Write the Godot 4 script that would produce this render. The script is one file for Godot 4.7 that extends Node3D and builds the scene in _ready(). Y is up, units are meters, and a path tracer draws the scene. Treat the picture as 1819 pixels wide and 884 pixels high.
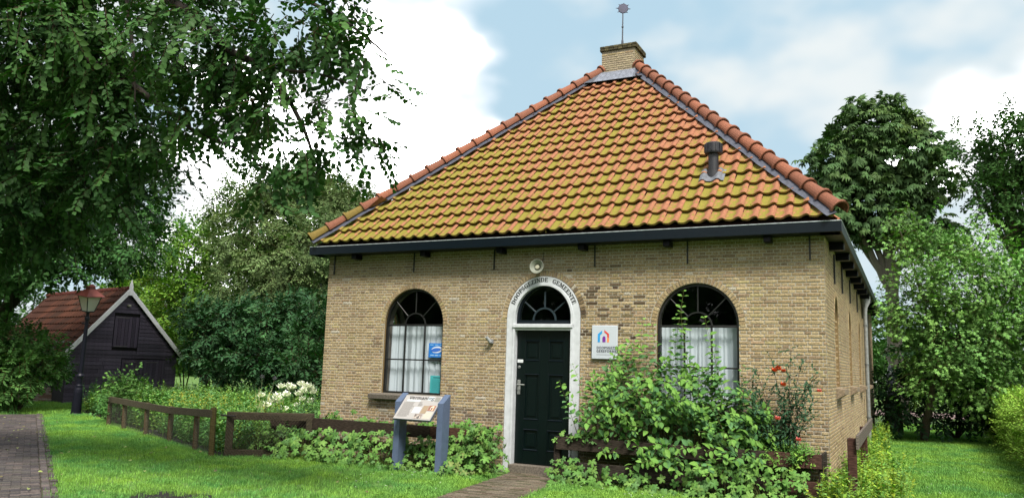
extends Node3D

# ---------------------------------------------------------------- mesh builder
class MB:
	var v := PackedVector3Array()
	var n := PackedVector3Array()
	var c := PackedColorArray()
	var t := PackedVector2Array()
	var i := PackedInt32Array()

	func vert(p: Vector3, nn: Vector3, col: Color, uv := Vector2.ZERO) -> int:
		v.push_back(p)
		n.push_back(nn)
		c.push_back(col)
		t.push_back(uv)
		return v.size() - 1

	func face(a: int, b: int, d: int) -> void:
		i.push_back(a)
		i.push_back(d)
		i.push_back(b)

	func tri(a: Vector3, b: Vector3, d: Vector3, col: Color) -> void:
		var nn := (b - a).cross(d - a).normalized()
		var k := vert(a, nn, col)
		vert(b, nn, col)
		vert(d, nn, col)
		face(k, k + 1, k + 2)

	func quad(a: Vector3, b: Vector3, d: Vector3, e: Vector3, col: Color) -> void:
		var nn := (d - a).cross(e - b).normalized()
		var k := vert(a, nn, col, Vector2(0, 1))
		vert(b, nn, col, Vector2(1, 1))
		vert(d, nn, col, Vector2(1, 0))
		vert(e, nn, col, Vector2(0, 0))
		face(k, k + 1, k + 2)
		face(k, k + 2, k + 3)

	func poly(pts: Array, col: Color) -> void:
		for k in range(1, pts.size() - 1):
			tri(pts[0], pts[k], pts[k + 1], col)

	# box with chamfered edges; size along the axes of tr
	func box(tr: Transform3D, size: Vector3, col: Color, bev := 0.0) -> void:
		var h := size * 0.5
		var b: float = minf(bev, minf(h.x, minf(h.y, h.z)) * 0.9)
		for ax in 3:
			for s in [-1.0, 1.0]:
				var nn := Vector3.ZERO
				nn[ax] = s
				var u := Vector3.ZERO
				u[(ax + 1) % 3] = 1.0
				var w := Vector3.ZERO
				w[(ax + 2) % 3] = 1.0
				if s < 0:
					var q := u
					u = w
					w = q
				var hu: float = h.dot(u.abs()) - b
				var hw: float = h.dot(w.abs()) - b
				var o := nn * h[ax]
				quad(tr * (o - u * hu - w * hw), tr * (o + u * hu - w * hw), tr * (o + u * hu + w * hw), tr * (o - u * hu + w * hw), col)
		if b > 0.0:
			for ax in 3:
				var a1 := (ax + 1) % 3
				var a2 := (ax + 2) % 3
				for s1 in [-1.0, 1.0]:
					for s2 in [-1.0, 1.0]:
						var p := Vector3.ZERO
						p[a1] = s1 * h[a1]
						p[a2] = s2 * (h[a2] - b)
						var q := Vector3.ZERO
						q[a1] = s1 * (h[a1] - b)
						q[a2] = s2 * h[a2]
						var l := Vector3.ZERO
						l[ax] = h[ax] - b
						if s1 * s2 > 0:
							quad(tr * (p + l), tr * (p - l), tr * (q - l), tr * (q + l), col)
						else:
							quad(tr * (p - l), tr * (p + l), tr * (q + l), tr * (q - l), col)

	func bx(a: Vector3, b: Vector3, col: Color, bev := 0.0) -> void:
		box(Transform3D(Basis(), (a + b) * 0.5), (b - a).abs(), col, bev)

	# round bar through points
	func tube(pts: Array, rads: Array, sides: int, col: Color, cap := true) -> void:
		var first := v.size()
		var prev := Vector3(0.31, 0.2, 0.93)
		var np := pts.size()
		for k in np:
			var d: Vector3 = (pts[mini(k + 1, np - 1)] - pts[maxi(k - 1, 0)]).normalized()
			var side := d.cross(prev)
			if side.length() < 0.05:
				side = d.cross(Vector3(0.9, 0.1, 0.2))
			side = side.normalized()
			var up := side.cross(d).normalized()
			prev = up
			var r: float = rads[mini(k, rads.size() - 1)]
			for s in sides:
				var a := TAU * s / sides
				var nn := side * cos(a) + up * sin(a)
				vert(pts[k] + nn * r, nn, col, Vector2(float(s) / sides, float(k)))
		for k in np - 1:
			for s in sides:
				var a := first + k * sides + s
				var b := first + k * sides + (s + 1) % sides
				face(a, a + sides, b)
				face(b, a + sides, b + sides)
		if cap:
			for e in [0, np - 1]:
				var d: Vector3 = (pts[np - 1] - pts[np - 2]).normalized() if e else (pts[0] - pts[1]).normalized()
				var k0 := vert(pts[e], d, col)
				for s in sides:
					vert(v[first + e * sides + s], d, col)
				for s in sides:
					if e:
						face(k0, k0 + 1 + (s + 1) % sides, k0 + 1 + s)
					else:
						face(k0, k0 + 1 + s, k0 + 1 + (s + 1) % sides)

	# turned shape: profile of (radius, height) round the y axis of tr
	func lathe(tr: Transform3D, prof: Array, sides: int, col: Color) -> void:
		for k in prof.size() - 1:
			var p: Vector2 = prof[k]
			var q: Vector2 = prof[k + 1]
			var dn := Vector2(q.y - p.y, p.x - q.x).normalized()
			var f := v.size()
			for s in sides + 1:
				var a := TAU * s / sides
				var d := Vector3(cos(a), 0, sin(a))
				var nn := (tr.basis * (d * dn.x + Vector3.UP * dn.y)).normalized()
				vert(tr * (d * p.x + Vector3.UP * p.y), nn, col)
				vert(tr * (d * q.x + Vector3.UP * q.y), nn, col)
			for s in sides:
				face(f + s * 2, f + s * 2 + 1, f + s * 2 + 2)
				face(f + s * 2 + 2, f + s * 2 + 1, f + s * 2 + 3)

	func add(o: MB, tr: Transform3D, tint := Color.WHITE) -> void:
		var f := v.size()
		var nb := tr.basis.inverse().transposed()
		for k in o.v.size():
			vert(tr * o.v[k], (nb * o.n[k]).normalized(), o.c[k] * tint, o.t[k])
		for k in o.i:
			i.push_back(f + k)

	func mesh(m: Material) -> ArrayMesh:
		var am := ArrayMesh.new()
		surface(am, m)
		return am

	func surface(am: ArrayMesh, m: Material) -> void:
		if v.is_empty():
			return
		var a := []
		a.resize(Mesh.ARRAY_MAX)
		a[Mesh.ARRAY_VERTEX] = v
		a[Mesh.ARRAY_NORMAL] = n
		a[Mesh.ARRAY_COLOR] = c
		a[Mesh.ARRAY_TEX_UV] = t
		a[Mesh.ARRAY_INDEX] = i
		am.add_surface_from_arrays(Mesh.PRIMITIVE_TRIANGLES, a)
		am.surface_set_material(am.get_surface_count() - 1, m)

# ---------------------------------------------------------------- naming helpers
var rng := RandomNumberGenerator.new()
var taken := {}
var M := {}
var W := Color.WHITE

func numbered(parent: Node, called: String) -> String:
	var key := str(parent.get_instance_id()) + called
	var k: int = taken.get(key, 0)
	taken[key] = k + 1
	return called if k == 0 else "%s_%03d" % [called, k]

func hang(o: Node3D, called: String, parent: Node = self) -> Node3D:
	o.name = numbered(parent, called)
	parent.add_child(o, true)
	return o

func obj(called: String, mb: MB, m: Material, parent: Node = self) -> MeshInstance3D:
	var o := MeshInstance3D.new()
	o.mesh = mb.mesh(m)
	hang(o, called, parent)
	return o

func inst(called: String, mesh: Mesh, tr: Transform3D, parent: Node, m: Material = null) -> MeshInstance3D:
	var o := MeshInstance3D.new()
	o.mesh = mesh
	o.transform = tr
	if m:
		o.material_override = m
	hang(o, called, parent)
	return o

func base(called: String, at: Vector3, label: String, category: String, group := "") -> Node3D:
	var o := Node3D.new()
	hang(o, called)
	o.position = at
	return tag(o, label, category, group)

func tag(o: Node3D, label: String, category: String, group := "") -> Node3D:
	o.set_meta("label", label)
	o.set_meta("category", category)
	if group:
		o.set_meta("group", group)
	return o

func kind(o: Node3D, k: String) -> Node3D:
	o.set_meta("kind", k)
	return o

func many(called: String, mesh: Mesh, trs: Array, cols: Array, parent: Node = self) -> MultiMeshInstance3D:
	var mm := MultiMesh.new()
	mm.transform_format = MultiMesh.TRANSFORM_3D
	mm.use_colors = true
	mm.mesh = mesh
	mm.instance_count = trs.size()
	for k in trs.size():
		mm.set_instance_transform(k, trs[k])
		mm.set_instance_color(k, cols[k])
	var o := MultiMeshInstance3D.new()
	o.multimesh = mm
	hang(o, called, parent)
	return o

func R(a: float, b: float) -> float:
	return rng.randf_range(a, b)

func lin(r: float, g: float, b: float) -> Color:
	return Color(r * 0.88, g * 1.1, b * 1.15 + 0.002)

func srgb(r: int, g: int, b: int) -> Color:      # a colour as seen, made linear for vertex colours
	return Color(r / 255.0, g / 255.0, b / 255.0).srgb_to_linear()

func tint(c: Color, f: float) -> Color:
	return Color(c.r * f, c.g * f, c.b * f)

func look(f: Vector3, up: Vector3) -> Basis:     # y along f, z as near to up as can be
	var y := f.normalized()
	var z := up - y * up.dot(y)
	if z.length() < 0.01:
		z = Vector3(0.3, 0.1, 0.9) - y * Vector3(0.3, 0.1, 0.9).dot(y)
	z = z.normalized()
	return Basis(y.cross(z), y, z)

func rdir() -> Vector3:
	var z := R(-1, 1)
	var a := R(0, TAU)
	var r := sqrt(1 - z * z)
	return Vector3(r * cos(a), z, r * sin(a))

# ---------------------------------------------------------------- textures and materials
func noise_tex(freq: float, lo: float, hi: float, size := 256, seed_ := 1, oct := 4) -> NoiseTexture2D:
	var t := NoiseTexture2D.new()
	var f := FastNoiseLite.new()
	f.seed = seed_
	f.frequency = freq
	f.fractal_octaves = oct
	t.noise = f
	t.width = size
	t.height = size
	t.seamless = true
	var g := Gradient.new()
	g.set_color(0, Color(lo, lo, lo))
	g.set_color(1, Color(hi, hi, hi))
	t.color_ramp = g
	return t

func mat(called: String, col: Color, rough: float, tex: Texture2D = null, scale := 1.0, metal := 0.0, spec := 0.5) -> StandardMaterial3D:
	var m := StandardMaterial3D.new()
	m.resource_name = called
	m.albedo_color = col
	m.roughness = rough
	m.metallic = metal
	m.metallic_specular = spec
	m.vertex_color_use_as_albedo = true
	if tex:
		m.albedo_texture = tex
		m.uv1_triplanar = true
		m.uv1_world_triplanar = true
		m.uv1_scale = Vector3.ONE * scale
	M[called] = m
	return m

func leaf_mat(called: String, rough: float, back: float, spec := 0.22) -> StandardMaterial3D:
	var m := mat(called, Color.WHITE, rough, null, 1.0, 0.0, spec)
	m.backlight_enabled = true
	m.backlight = Color(back * 0.72, back * 1.0, back * 0.35)
	m.cull_mode = BaseMaterial3D.CULL_DISABLED
	return m

func relief(m: StandardMaterial3D, tex: Texture2D, cm: float) -> void:
	m.heightmap_enabled = true
	m.heightmap_texture = tex
	m.heightmap_scale = cm

func materials() -> void:
	var fine := noise_tex(0.06, 0.62, 1.0, 256, 3)
	var soft := noise_tex(0.015, 0.7, 1.0, 256, 5)
	var speck := noise_tex(0.2, 0.5, 1.0, 256, 9, 2)
	var bump := noise_tex(0.09, 0.0, 1.0, 256, 11)
	relief(mat("brick", W, 0.9, fine, 2.2, 0, 0.25), bump, 0.25)
	relief(mat("mortar", W, 0.95, speck, 2.0, 0, 0.2), bump, 0.2)
	relief(mat("paver", W, 0.9, fine, 2.0, 0, 0.25), bump, 0.3)
	mat("plaster", Color(0.62, 0.6, 0.56), 0.9, soft, 0.7)
	mat("soil", Color(0.25, 0.2, 0.15), 1.0, fine, 2.0)
	var faint := noise_tex(0.02, 0.9, 1.0, 256, 6)
	mat("white_paint", W, 0.45, faint, 1.3)
	mat("dark_paint", W, 0.45, faint, 1.0, 0, 0.35)
	mat("door_paint", W, 0.38, faint, 1.0, 0, 0.4)
	mat("iron", W, 0.5, soft, 2.0, 0.0, 0.5)
	mat("zinc", W, 0.5, soft, 2.5, 0.35)
	mat("lead", W, 0.55, soft, 3.0, 0.2)
	mat("plastic", W, 0.5)
	mat("stone", W, 0.9, fine, 1.5)
	var planks := noise_tex(0.03, 0.45, 1.0, 256, 21)
	var wm := mat("wood", W, 0.85, planks, 1.0, 0, 0.25)
	wm.uv1_scale = Vector3(1.2, 9.0, 1.2)
	var bm := mat("barn_wood", W, 0.75, noise_tex(0.04, 0.5, 1.0, 256, 22), 1.0, 0, 0.35)
	bm.uv1_scale = Vector3(0.8, 9.0, 0.8)
	mat("bark", W, 0.95, fine, 2.0)
	mat("ground", W, 1.0, noise_tex(0.02, 0.72, 1.0, 512, 31), 0.35)
	mat("terracotta", W, 0.8, fine, 2.5, 0, 0.3)
	leaf_mat("leaf", 0.5, 0.55)
	leaf_mat("leaf_soft", 0.65, 0.6, 0.18)
	leaf_mat("grass", 0.65, 0.5, 0.18)
	leaf_mat("petal", 0.6, 0.5, 0.3)
	var cl := leaf_mat("cloth", 0.9, 0.4, 0.2)
	cl.backlight = Color(0.4, 0.4, 0.4)
	var g := mat("glass", Color(0.02, 0.03, 0.03, 0.05), 0.02)
	g.vertex_color_use_as_albedo = false
	g.transparency = BaseMaterial3D.TRANSPARENCY_ALPHA
	g.metallic_specular = 0.5
	g.cull_mode = BaseMaterial3D.CULL_DISABLED
	var lg := mat("lamp_glass", Color(0.75, 0.76, 0.72, 0.55), 0.3)
	lg.transparency = BaseMaterial3D.TRANSPARENCY_ALPHA
	lg.vertex_color_use_as_albedo = false
	for k in 6:
		tile_material(k)

# terracotta with lichen growing in the pan of the tile; k = how far it has spread
func tile_material(k: int) -> void:
	var im := Image.create(48, 64, false, Image.FORMAT_RGB8)
	var f := FastNoiseLite.new()
	f.seed = 40 + k
	f.frequency = 0.07
	var f2 := FastNoiseLite.new()
	f2.seed = 70 + k
	f2.frequency = 0.25
	var level: float = -0.30 + k * 0.15
	for y in 64:
		for x in 48:
			var u := (x + 0.5) / 48.0
			var w := 1.0 - (y + 0.5) / 64.0
			var a := f.get_noise_2d(x, y)
			var b := f2.get_noise_2d(x, y)
			var col := Color(0.59, 0.395, 0.30).lerp(Color(0.52, 0.35, 0.275), clampf(0.5 + a, 0, 1))
			col = col.lerp(Color(0.61, 0.425, 0.34), clampf(b * 0.8, 0, 1))
			var pan := 1.0 - smoothstep(0.16, 0.44, absf(u - 0.28)) * 1.15
			var m := level + a * 0.5 + b * 0.4 + pan * 0.42 - 0.2 + (0.12 - absf(w - 0.4) * 0.2)
			var moss := Color(0.51, 0.485, 0.205).lerp(Color(0.42, 0.41, 0.175), clampf(0.5 + b * 1.3, 0, 1))
			col = col.lerp(moss, smoothstep(0.18, 0.42, m) * 0.92)
			if b < -0.42:
				col = col.lerp(Color(0.25, 0.22, 0.12), 0.5)
			im.set_pixel(x, y, col)
	var m2 := StandardMaterial3D.new()
	m2.resource_name = "pantile"
	m2.albedo_texture = ImageTexture.create_from_image(im)
	m2.roughness = 0.85
	m2.metallic_specular = 0.2
	M["tile%d" % k] = m2

# ---------------------------------------------------------------- sky
func sky_texture() -> ImageTexture:
	var w := 1440
	var hh := 720
	var im := Image.create(w, hh, false, Image.FORMAT_RGBF)
	var f := FastNoiseLite.new()
	f.seed = 5
	f.frequency = 1.6
	f.fractal_octaves = 5
	var g := FastNoiseLite.new()
	g.seed = 8
	g.frequency = 3.2
	g.fractal_octaves = 5
	var h := FastNoiseLite.new()
	h.seed = 19
	h.frequency = 11.0
	h.fractal_octaves = 3
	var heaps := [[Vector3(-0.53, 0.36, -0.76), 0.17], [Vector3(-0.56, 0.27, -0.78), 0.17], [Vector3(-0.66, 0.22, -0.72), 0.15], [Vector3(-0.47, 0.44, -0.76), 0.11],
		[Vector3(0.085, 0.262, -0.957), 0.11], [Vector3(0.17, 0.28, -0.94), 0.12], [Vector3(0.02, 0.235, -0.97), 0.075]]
	for y in hh:
		var el := PI / 2 - (y + 0.5) / hh * PI
		if el < -0.02:
			for x in w:
				im.set_pixel(x, y, Color(0.35, 0.36, 0.33))
			continue
		var ce := cos(el)
		var se := sin(el)
		for x in w:
			var a := TAU * (x + 0.5) / w - PI / 2
			var d := Vector3(ce * cos(a), se, ce * sin(a))
			var q := d * Vector3(1, 2.0, 1)
			var n := f.get_noise_3dv(q)
			var n2 := g.get_noise_3dv(q * 1.4)
			var veil := smoothstep(0.0, 1.0, 0.55 + n * 1.3 + n2 * 1.1)
			var heap := -0.6
			var near := -1.0
			for p in heaps:
				var dd: float = d.dot(p[0])
				near = maxf(near, dd)
				heap = maxf(heap, 1.0 - acos(clampf(dd, -1, 1)) / p[1])
			var core := heap + n2 * 0.42 + n * 0.10 + h.get_noise_3dv(q) * 0.10
			heap = smoothstep(-0.10, 0.26, core)
			var far := smoothstep(0.05, 0.3, f.get_noise_3dv(q * 0.8 + Vector3(4, 1, 7)) + 0.24)  # unseen clouds outside the view, their cover widened to add light
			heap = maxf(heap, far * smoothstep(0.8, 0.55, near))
			var blue := Color(0.105, 0.154, 0.188).lerp(Color(0.140, 0.178, 0.200), pow(1.0 - se, 3.0))
			var col := blue.lerp(Color(0.194, 0.208, 0.211), veil)
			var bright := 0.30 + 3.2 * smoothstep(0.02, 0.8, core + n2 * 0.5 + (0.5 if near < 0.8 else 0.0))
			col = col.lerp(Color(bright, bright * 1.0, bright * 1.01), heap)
			im.set_pixel(x, y, col)
	return ImageTexture.create_from_image(im)

# ---------------------------------------------------------------- brickwork
const COURSE := 0.0475

# solid stretches of a wall at height y, between u0 and u1, with arched openings [centre, half width, bottom, spring, rise]
func solid(y: float, u0: float, u1: float, ops: Array, ring := 0.0) -> Array:
	var out := [[u0, u1]]
	for o in ops:
		var hw := -1.0
		if y >= o[2] and y < o[3]:
			hw = o[1]
		elif y >= o[3] and y < o[3] + o[4] + ring:
			hw = (o[1] + ring) * sqrt(maxf(0.0, 1.0 - pow((y - o[3]) / (o[4] + ring), 2)))
		if hw <= 0.0:
			continue
		var next := []
		for s in out:
			var a: float = o[0] - hw
			var b: float = o[0] + hw
			if b <= s[0] or a >= s[1]:
				next.append(s)
				continue
			if a > s[0]:
				next.append([s[0], a])
			if b < s[1]:
				next.append([b, s[1]])
		out = next
	return out

# a wall sheet in the plane w of frame fr
func wall_sheet(mb: MB, fr: Transform3D, u0: float, u1: float, y0: float, y1: float, ops: Array, w: float, col: Color, flip := false) -> void:
	var ys := [y0, y1]
	for o in ops:
		for y in [o[2], o[3], o[3] + o[4]]:
			if y > y0 and y < y1:
				ys.append(y)
		for k in range(1, 14):
			ys.append(o[3] + o[4] * sin(PI / 2 * k / 14.0))
	ys.sort()
	for k in ys.size() - 1:
		if ys[k + 1] - ys[k] < 0.0005:
			continue
		var a := solid(ys[k] + 1e-4, u0, u1, ops)
		var b := solid(ys[k + 1] - 1e-4, u0, u1, ops)
		if a.size() != b.size():
			b = a
		for s in a.size():
			var p := [fr * Vector3(a[s][0], ys[k], w), fr * Vector3(a[s][1], ys[k], w), fr * Vector3(b[s][1], ys[k + 1], w), fr * Vector3(b[s][0], ys[k + 1], w)]
			if flip:
				mb.quad(p[3], p[2], p[1], p[0], col)
			else:
				mb.quad(p[0], p[1], p[2], p[3], col)

# the edge of an opening as points, bottom left round to bottom right
func arch_points(o: Array, grow := 0.0, n := 24) -> Array:
	var p := [Vector2(o[0] - o[1] - grow, o[2])]
	for k in n + 1:
		var a := PI - PI * k / n
		p.append(Vector2(o[0] + (o[1] + grow) * cos(a), o[3] + (o[4] + grow) * sin(a)))
	p.append(Vector2(o[0] + o[1] + grow, o[2]))
	return p

# a band that follows the opening's edge between two outlines, from depth w0 (front) to w1
func arch_band(mb: MB, fr: Transform3D, inner: Array, outer: Array, w0: float, w1: float, col: Color, bottom := true) -> void:
	for k in inner.size() - 1:
		var a: Vector2 = inner[k]
		var b: Vector2 = inner[k + 1]
		var c: Vector2 = outer[k]
		var d: Vector2 = outer[k + 1]
		mb.quad(fr * Vector3(a.x, a.y, w0), fr * Vector3(b.x, b.y, w0), fr * Vector3(d.x, d.y, w0), fr * Vector3(c.x, c.y, w0), col)
		mb.quad(fr * Vector3(a.x, a.y, w1), fr * Vector3(b.x, b.y, w1), fr * Vector3(b.x, b.y, w0), fr * Vector3(a.x, a.y, w0), col)
		mb.quad(fr * Vector3(c.x, c.y, w0), fr * Vector3(d.x, d.y, w0), fr * Vector3(d.x, d.y, w1), fr * Vector3(c.x, c.y, w1), col)

func reveal(mb: MB, fr: Transform3D, o: Array, w0: float, w1: float, col: Color) -> void:
	var p := arch_points(o)
	for k in p.size():
		var a: Vector2 = p[k]
		var b: Vector2 = p[(k + 1) % p.size()]
		mb.quad(fr * Vector3(a.x, a.y, w1), fr * Vector3(b.x, b.y, w1), fr * Vector3(b.x, b.y, w0), fr * Vector3(a.x, a.y, w0), col)

# one brick face with worn edges, standing proud of the mortar
func brick_shape(mb: MB, fr: Transform3D, a: float, b: float, y0: float, y1: float, w: float, col: Color) -> void:
	var e := 0.004
	var d := 0.0075
	var p := [Vector3(a, y0, w - d), Vector3(b, y0, w - d), Vector3(b, y1, w - d), Vector3(a, y1, w - d)]
	var q := [Vector3(a + e, y0 + e, w), Vector3(b - e, y0 + e, w), Vector3(b - e, y1 - e, w), Vector3(a + e, y1 - e, w)]
	mb.quad(fr * q[0], fr * q[1], fr * q[2], fr * q[3], col)
	for k in 4:
		var l := (k + 1) % 4
		mb.quad(fr * p[k], fr * p[l], fr * q[l], fr * q[k], col)

var patch := FastNoiseLite.new()

func brick_colour(u: float, y: float, wall: int) -> Color:
	var k := rng.randf()
	var c := srgb(188, 166, 128)
	if k < 0.2:
		c = srgb(178, 155, 118)
	elif k < 0.36:
		c = srgb(198, 177, 139)
	elif k < 0.47:
		c = srgb(171, 149, 118)
	elif k < 0.55:
		c = srgb(184, 157, 126)
	elif k < 0.60:
		c = srgb(156, 134, 108)
	elif k < 0.66:
		c = srgb(190, 173, 128)
	var n := patch.get_noise_2d(u * 60.0 + wall * 900.0, y * 60.0)
	c = tint(c, 1.0 + n * 0.24 + R(-0.055, 0.055))
	if wall == 0:
		# the burnt and sooty patch beside the door arch, damp at the foot
		var s := exp(-pow((u - 0.92) / 0.36, 2) - pow((y - 2.52) / 0.36, 2)) * (0.95 + n * 1.6)
		if rng.randf() < s * 1.1:
			c = c.lerp(srgb(72, 56, 48), R(0.5, 0.95))
		if y < 0.9 and rng.randf() < 0.4 + n * 1.3:
			c = c.lerp(srgb(105, 95, 86), 0.6)
		var salt := exp(-pow((u + 0.35) / 0.8, 2) - pow((y - 3.0) / 0.35, 2))
		c = c.lerp(srgb(176, 160, 138), clampf(salt * (0.7 + n * 1.5), 0, 0.8))
		# runoff below the sills
		if y < 1.06 and minf(absf(u - 2.44), absf(u + 2.446)) < 0.72 and rng.randf() < 0.4 + n * 2.0:
			c = c.lerp(srgb(112, 98, 84), R(0.3, 0.65))
		if y < 0.55:
			c = c.lerp(srgb(120, 112, 90), clampf(0.35 + n * 1.5, 0, 0.6))
		if rng.randf() < 0.012:
			c = srgb(205, 196, 178)
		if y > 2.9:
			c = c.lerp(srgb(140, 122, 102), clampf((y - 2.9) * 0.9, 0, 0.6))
	return c

# English bond: courses of headers and of stretchers by turns. Returns [a, b, y0, y1, colour] for each brick
func bond(u0: float, u1: float, y0: float, y1: float, ops: Array, ring: float, wall: int) -> Array:
	var out := []
	var rows := int((y1 - y0) / COURSE)
	for j in rows:
		var y := y0 + j * COURSE
		var head := j % 2 == 0
		var step := 0.095 if head else 0.19
		var joint := 0.0125
		for s in solid(y + COURSE * 0.5, u0, u1, ops, ring):
			var u: float = u0 + (0.0 if head else 0.1425) - step * (0 if head else 1)
			u += floorf((s[0] - u) / step) * step
			while u < s[1]:
				var a: float = maxf(u, s[0])
				var b: float = minf(u + step, s[1]) - joint
				if b - a > 0.015:
					var jog := R(-0.0025, 0.0025)
					out.append([a + jog, b + jog + R(-0.002, 0.002), y + R(-0.0015, 0.0015), y + COURSE - joint + R(-0.0015, 0.0015), brick_colour(a, y, wall)])
				u += step
	return out

func bricks_into(mb: MB, fr: Transform3D, list: Array) -> void:
	for b in list:
		brick_shape(mb, fr, b[0], b[1], b[2], b[3], R(-0.0015, 0.0025), b[4])

func ring_of(mb: MB, fr: Transform3D, o: Array, depth: float, wall: int) -> void:
	var n := int(PI * (o[1] + depth * 0.5) / 0.052)
	for k in n:
		var a0 := PI * (k + 0.09) / n
		var a1 := PI * (k + 0.91) / n
		var col := brick_colour(o[0] + cos(a0), o[3] + sin(a0), wall)
		col = tint(col, 1.03)
		var p := []
		for pair in [[a0, 0.004], [a0, depth - 0.004], [a1, depth - 0.004], [a1, 0.004]]:
			p.append(Vector3(o[0] + cos(pair[0]) * (o[1] + pair[1]), o[3] + sin(pair[0]) * (o[4] + pair[1]), 0.0))
		var mid: Vector3 = (p[0] + p[2]) * 0.5
		var q := []
		for x in p:
			q.append(x + (mid - x) * 0.07 + Vector3(0, 0, 0.0045))
		mb.quad(fr * q[0], fr * q[1], fr * q[2], fr * q[3], col)
		for e in 4:
			var l := (e + 1) % 4
			mb.quad(fr * (p[e] + Vector3(0, 0, -0.008)), fr * (p[l] + Vector3(0, 0, -0.008)), fr * q[l], fr * q[e], col)

# ---------------------------------------------------------------- chapel
const XL := -4.357
const XR := 4.196
const ZB := -14.54
const WALLTOP := 3.66
const APEX := -0.17

func front() -> Transform3D:
	return Transform3D()

func wall_frame(k: int) -> Transform3D:
	match k:
		1: return Transform3D(Basis(Vector3(0, 0, -1), Vector3.UP, Vector3(1, 0, 0)), Vector3(XR, 0, 0))
		2: return Transform3D(Basis(Vector3(0, 0, 1), Vector3.UP, Vector3(-1, 0, 0)), Vector3(XL, 0, ZB))
		3: return Transform3D(Basis(Vector3(-1, 0, 0), Vector3.UP, Vector3(0, 0, -1)), Vector3(XR, 0, ZB))
	return Transform3D()

func window(house: Node3D, fr: Transform3D, o: Array, w: float, near: bool) -> void:
	var black := srgb(22, 24, 27)
	var mb := MB.new()
	arch_band(mb, fr, arch_points(o, -0.038), arch_points(o, 0.003), w + 0.02, w - 0.03, black)
	mb.box(fr * Transform3D(Basis(), Vector3(o[0], o[2] + 0.018, w - 0.005)), Vector3(o[1] * 2 - 0.07, 0.036, 0.05), black)
	var win := obj("window", mb, M.iron, house)
	var trans: float = o[3] - 0.02
	var mid: float = o[2] + (trans - o[2]) * 0.495
	var third: float = o[1] * 2.0 / 3.0
	var bars := [[Vector2(o[0] - o[1] + 0.03, trans), Vector2(o[0] + o[1] - 0.03, trans), 0.017], [Vector2(o[0] - o[1] + 0.03, mid), Vector2(o[0] + o[1] - 0.03, mid), 0.012]]
	for s in [-0.5, 0.5]:
		bars.append([Vector2(o[0] + third * s, o[2] + 0.03), Vector2(o[0] + third * s, trans), 0.013])
	var ri := 0.215
	for a in [45.0, 90.0, 135.0]:
		var d := Vector2(cos(deg_to_rad(a)), sin(deg_to_rad(a)))
		bars.append([Vector2(o[0], trans) + d * ri, Vector2(o[0], trans) + d * (o[1] - 0.02), 0.009])
	for b in bars:
		var bm := MB.new()
		var p: Vector2 = b[0]
		var q: Vector2 = b[1]
		var x := Vector3(q.x - p.x, q.y - p.y, 0).normalized()
		var bas := Basis(x, Vector3(-x.y, x.x, 0), Vector3(0, 0, 1))
		bm.box(fr * Transform3D(bas, Vector3((p.x + q.x) / 2, (p.y + q.y) / 2, w)), Vector3(p.distance_to(q), b[2] * 2, 0.026), black, 0.004)
		obj("glazing_bar", bm, M.iron, win)
	var am := MB.new()
	var io := [o[0], ri, trans, trans, ri]
	arch_band(am, fr, arch_points(io, -0.02, 16), arch_points(io, 0.0, 16), w + 0.013, w - 0.013, black)
	obj("glazing_bar", am, M.iron, win)
	# panes
	var wp := w - 0.004
	for cx in 3:
		for cy in 2:
			var pm := MB.new()
			var a: float = o[0] - o[1] + third * cx
			var y0: float = o[2] if cy == 0 else mid
			var y1: float = mid if cy == 0 else trans
			pm.quad(fr * Vector3(a, y0, wp), fr * Vector3(a + third, y0, wp), fr * Vector3(a + third, y1, wp), fr * Vector3(a, y1, wp), W)
			obj("pane", pm, M.glass, win)
	for k in 4:
		var pm := MB.new()
		for e in 6:
			var a0 := deg_to_rad(45.0 * k + 7.5 * e)
			var a1 := a0 + deg_to_rad(7.5)
			pm.quad(fr * Vector3(o[0] + ri * cos(a0), trans + ri * sin(a0), wp), fr * Vector3(o[0] + o[1] * cos(a0), trans + (o[4] + 0.02) * sin(a0), wp), fr * Vector3(o[0] + o[1] * cos(a1), trans + (o[4] + 0.02) * sin(a1), wp), fr * Vector3(o[0] + ri * cos(a1), trans + ri * sin(a1), wp), W)
		obj("pane", pm, M.glass, win)
	var hm := MB.new()
	for e in 12:
		var a0 := PI * e / 12
		var a1 := PI * (e + 1) / 12
		hm.tri(fr * Vector3(o[0], trans, wp), fr * Vector3(o[0] + ri * cos(a0), trans + ri * sin(a0), wp), fr * Vector3(o[0] + ri * cos(a1), trans + ri * sin(a1), wp), W)
	obj("pane", hm, M.glass, win)

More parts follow.
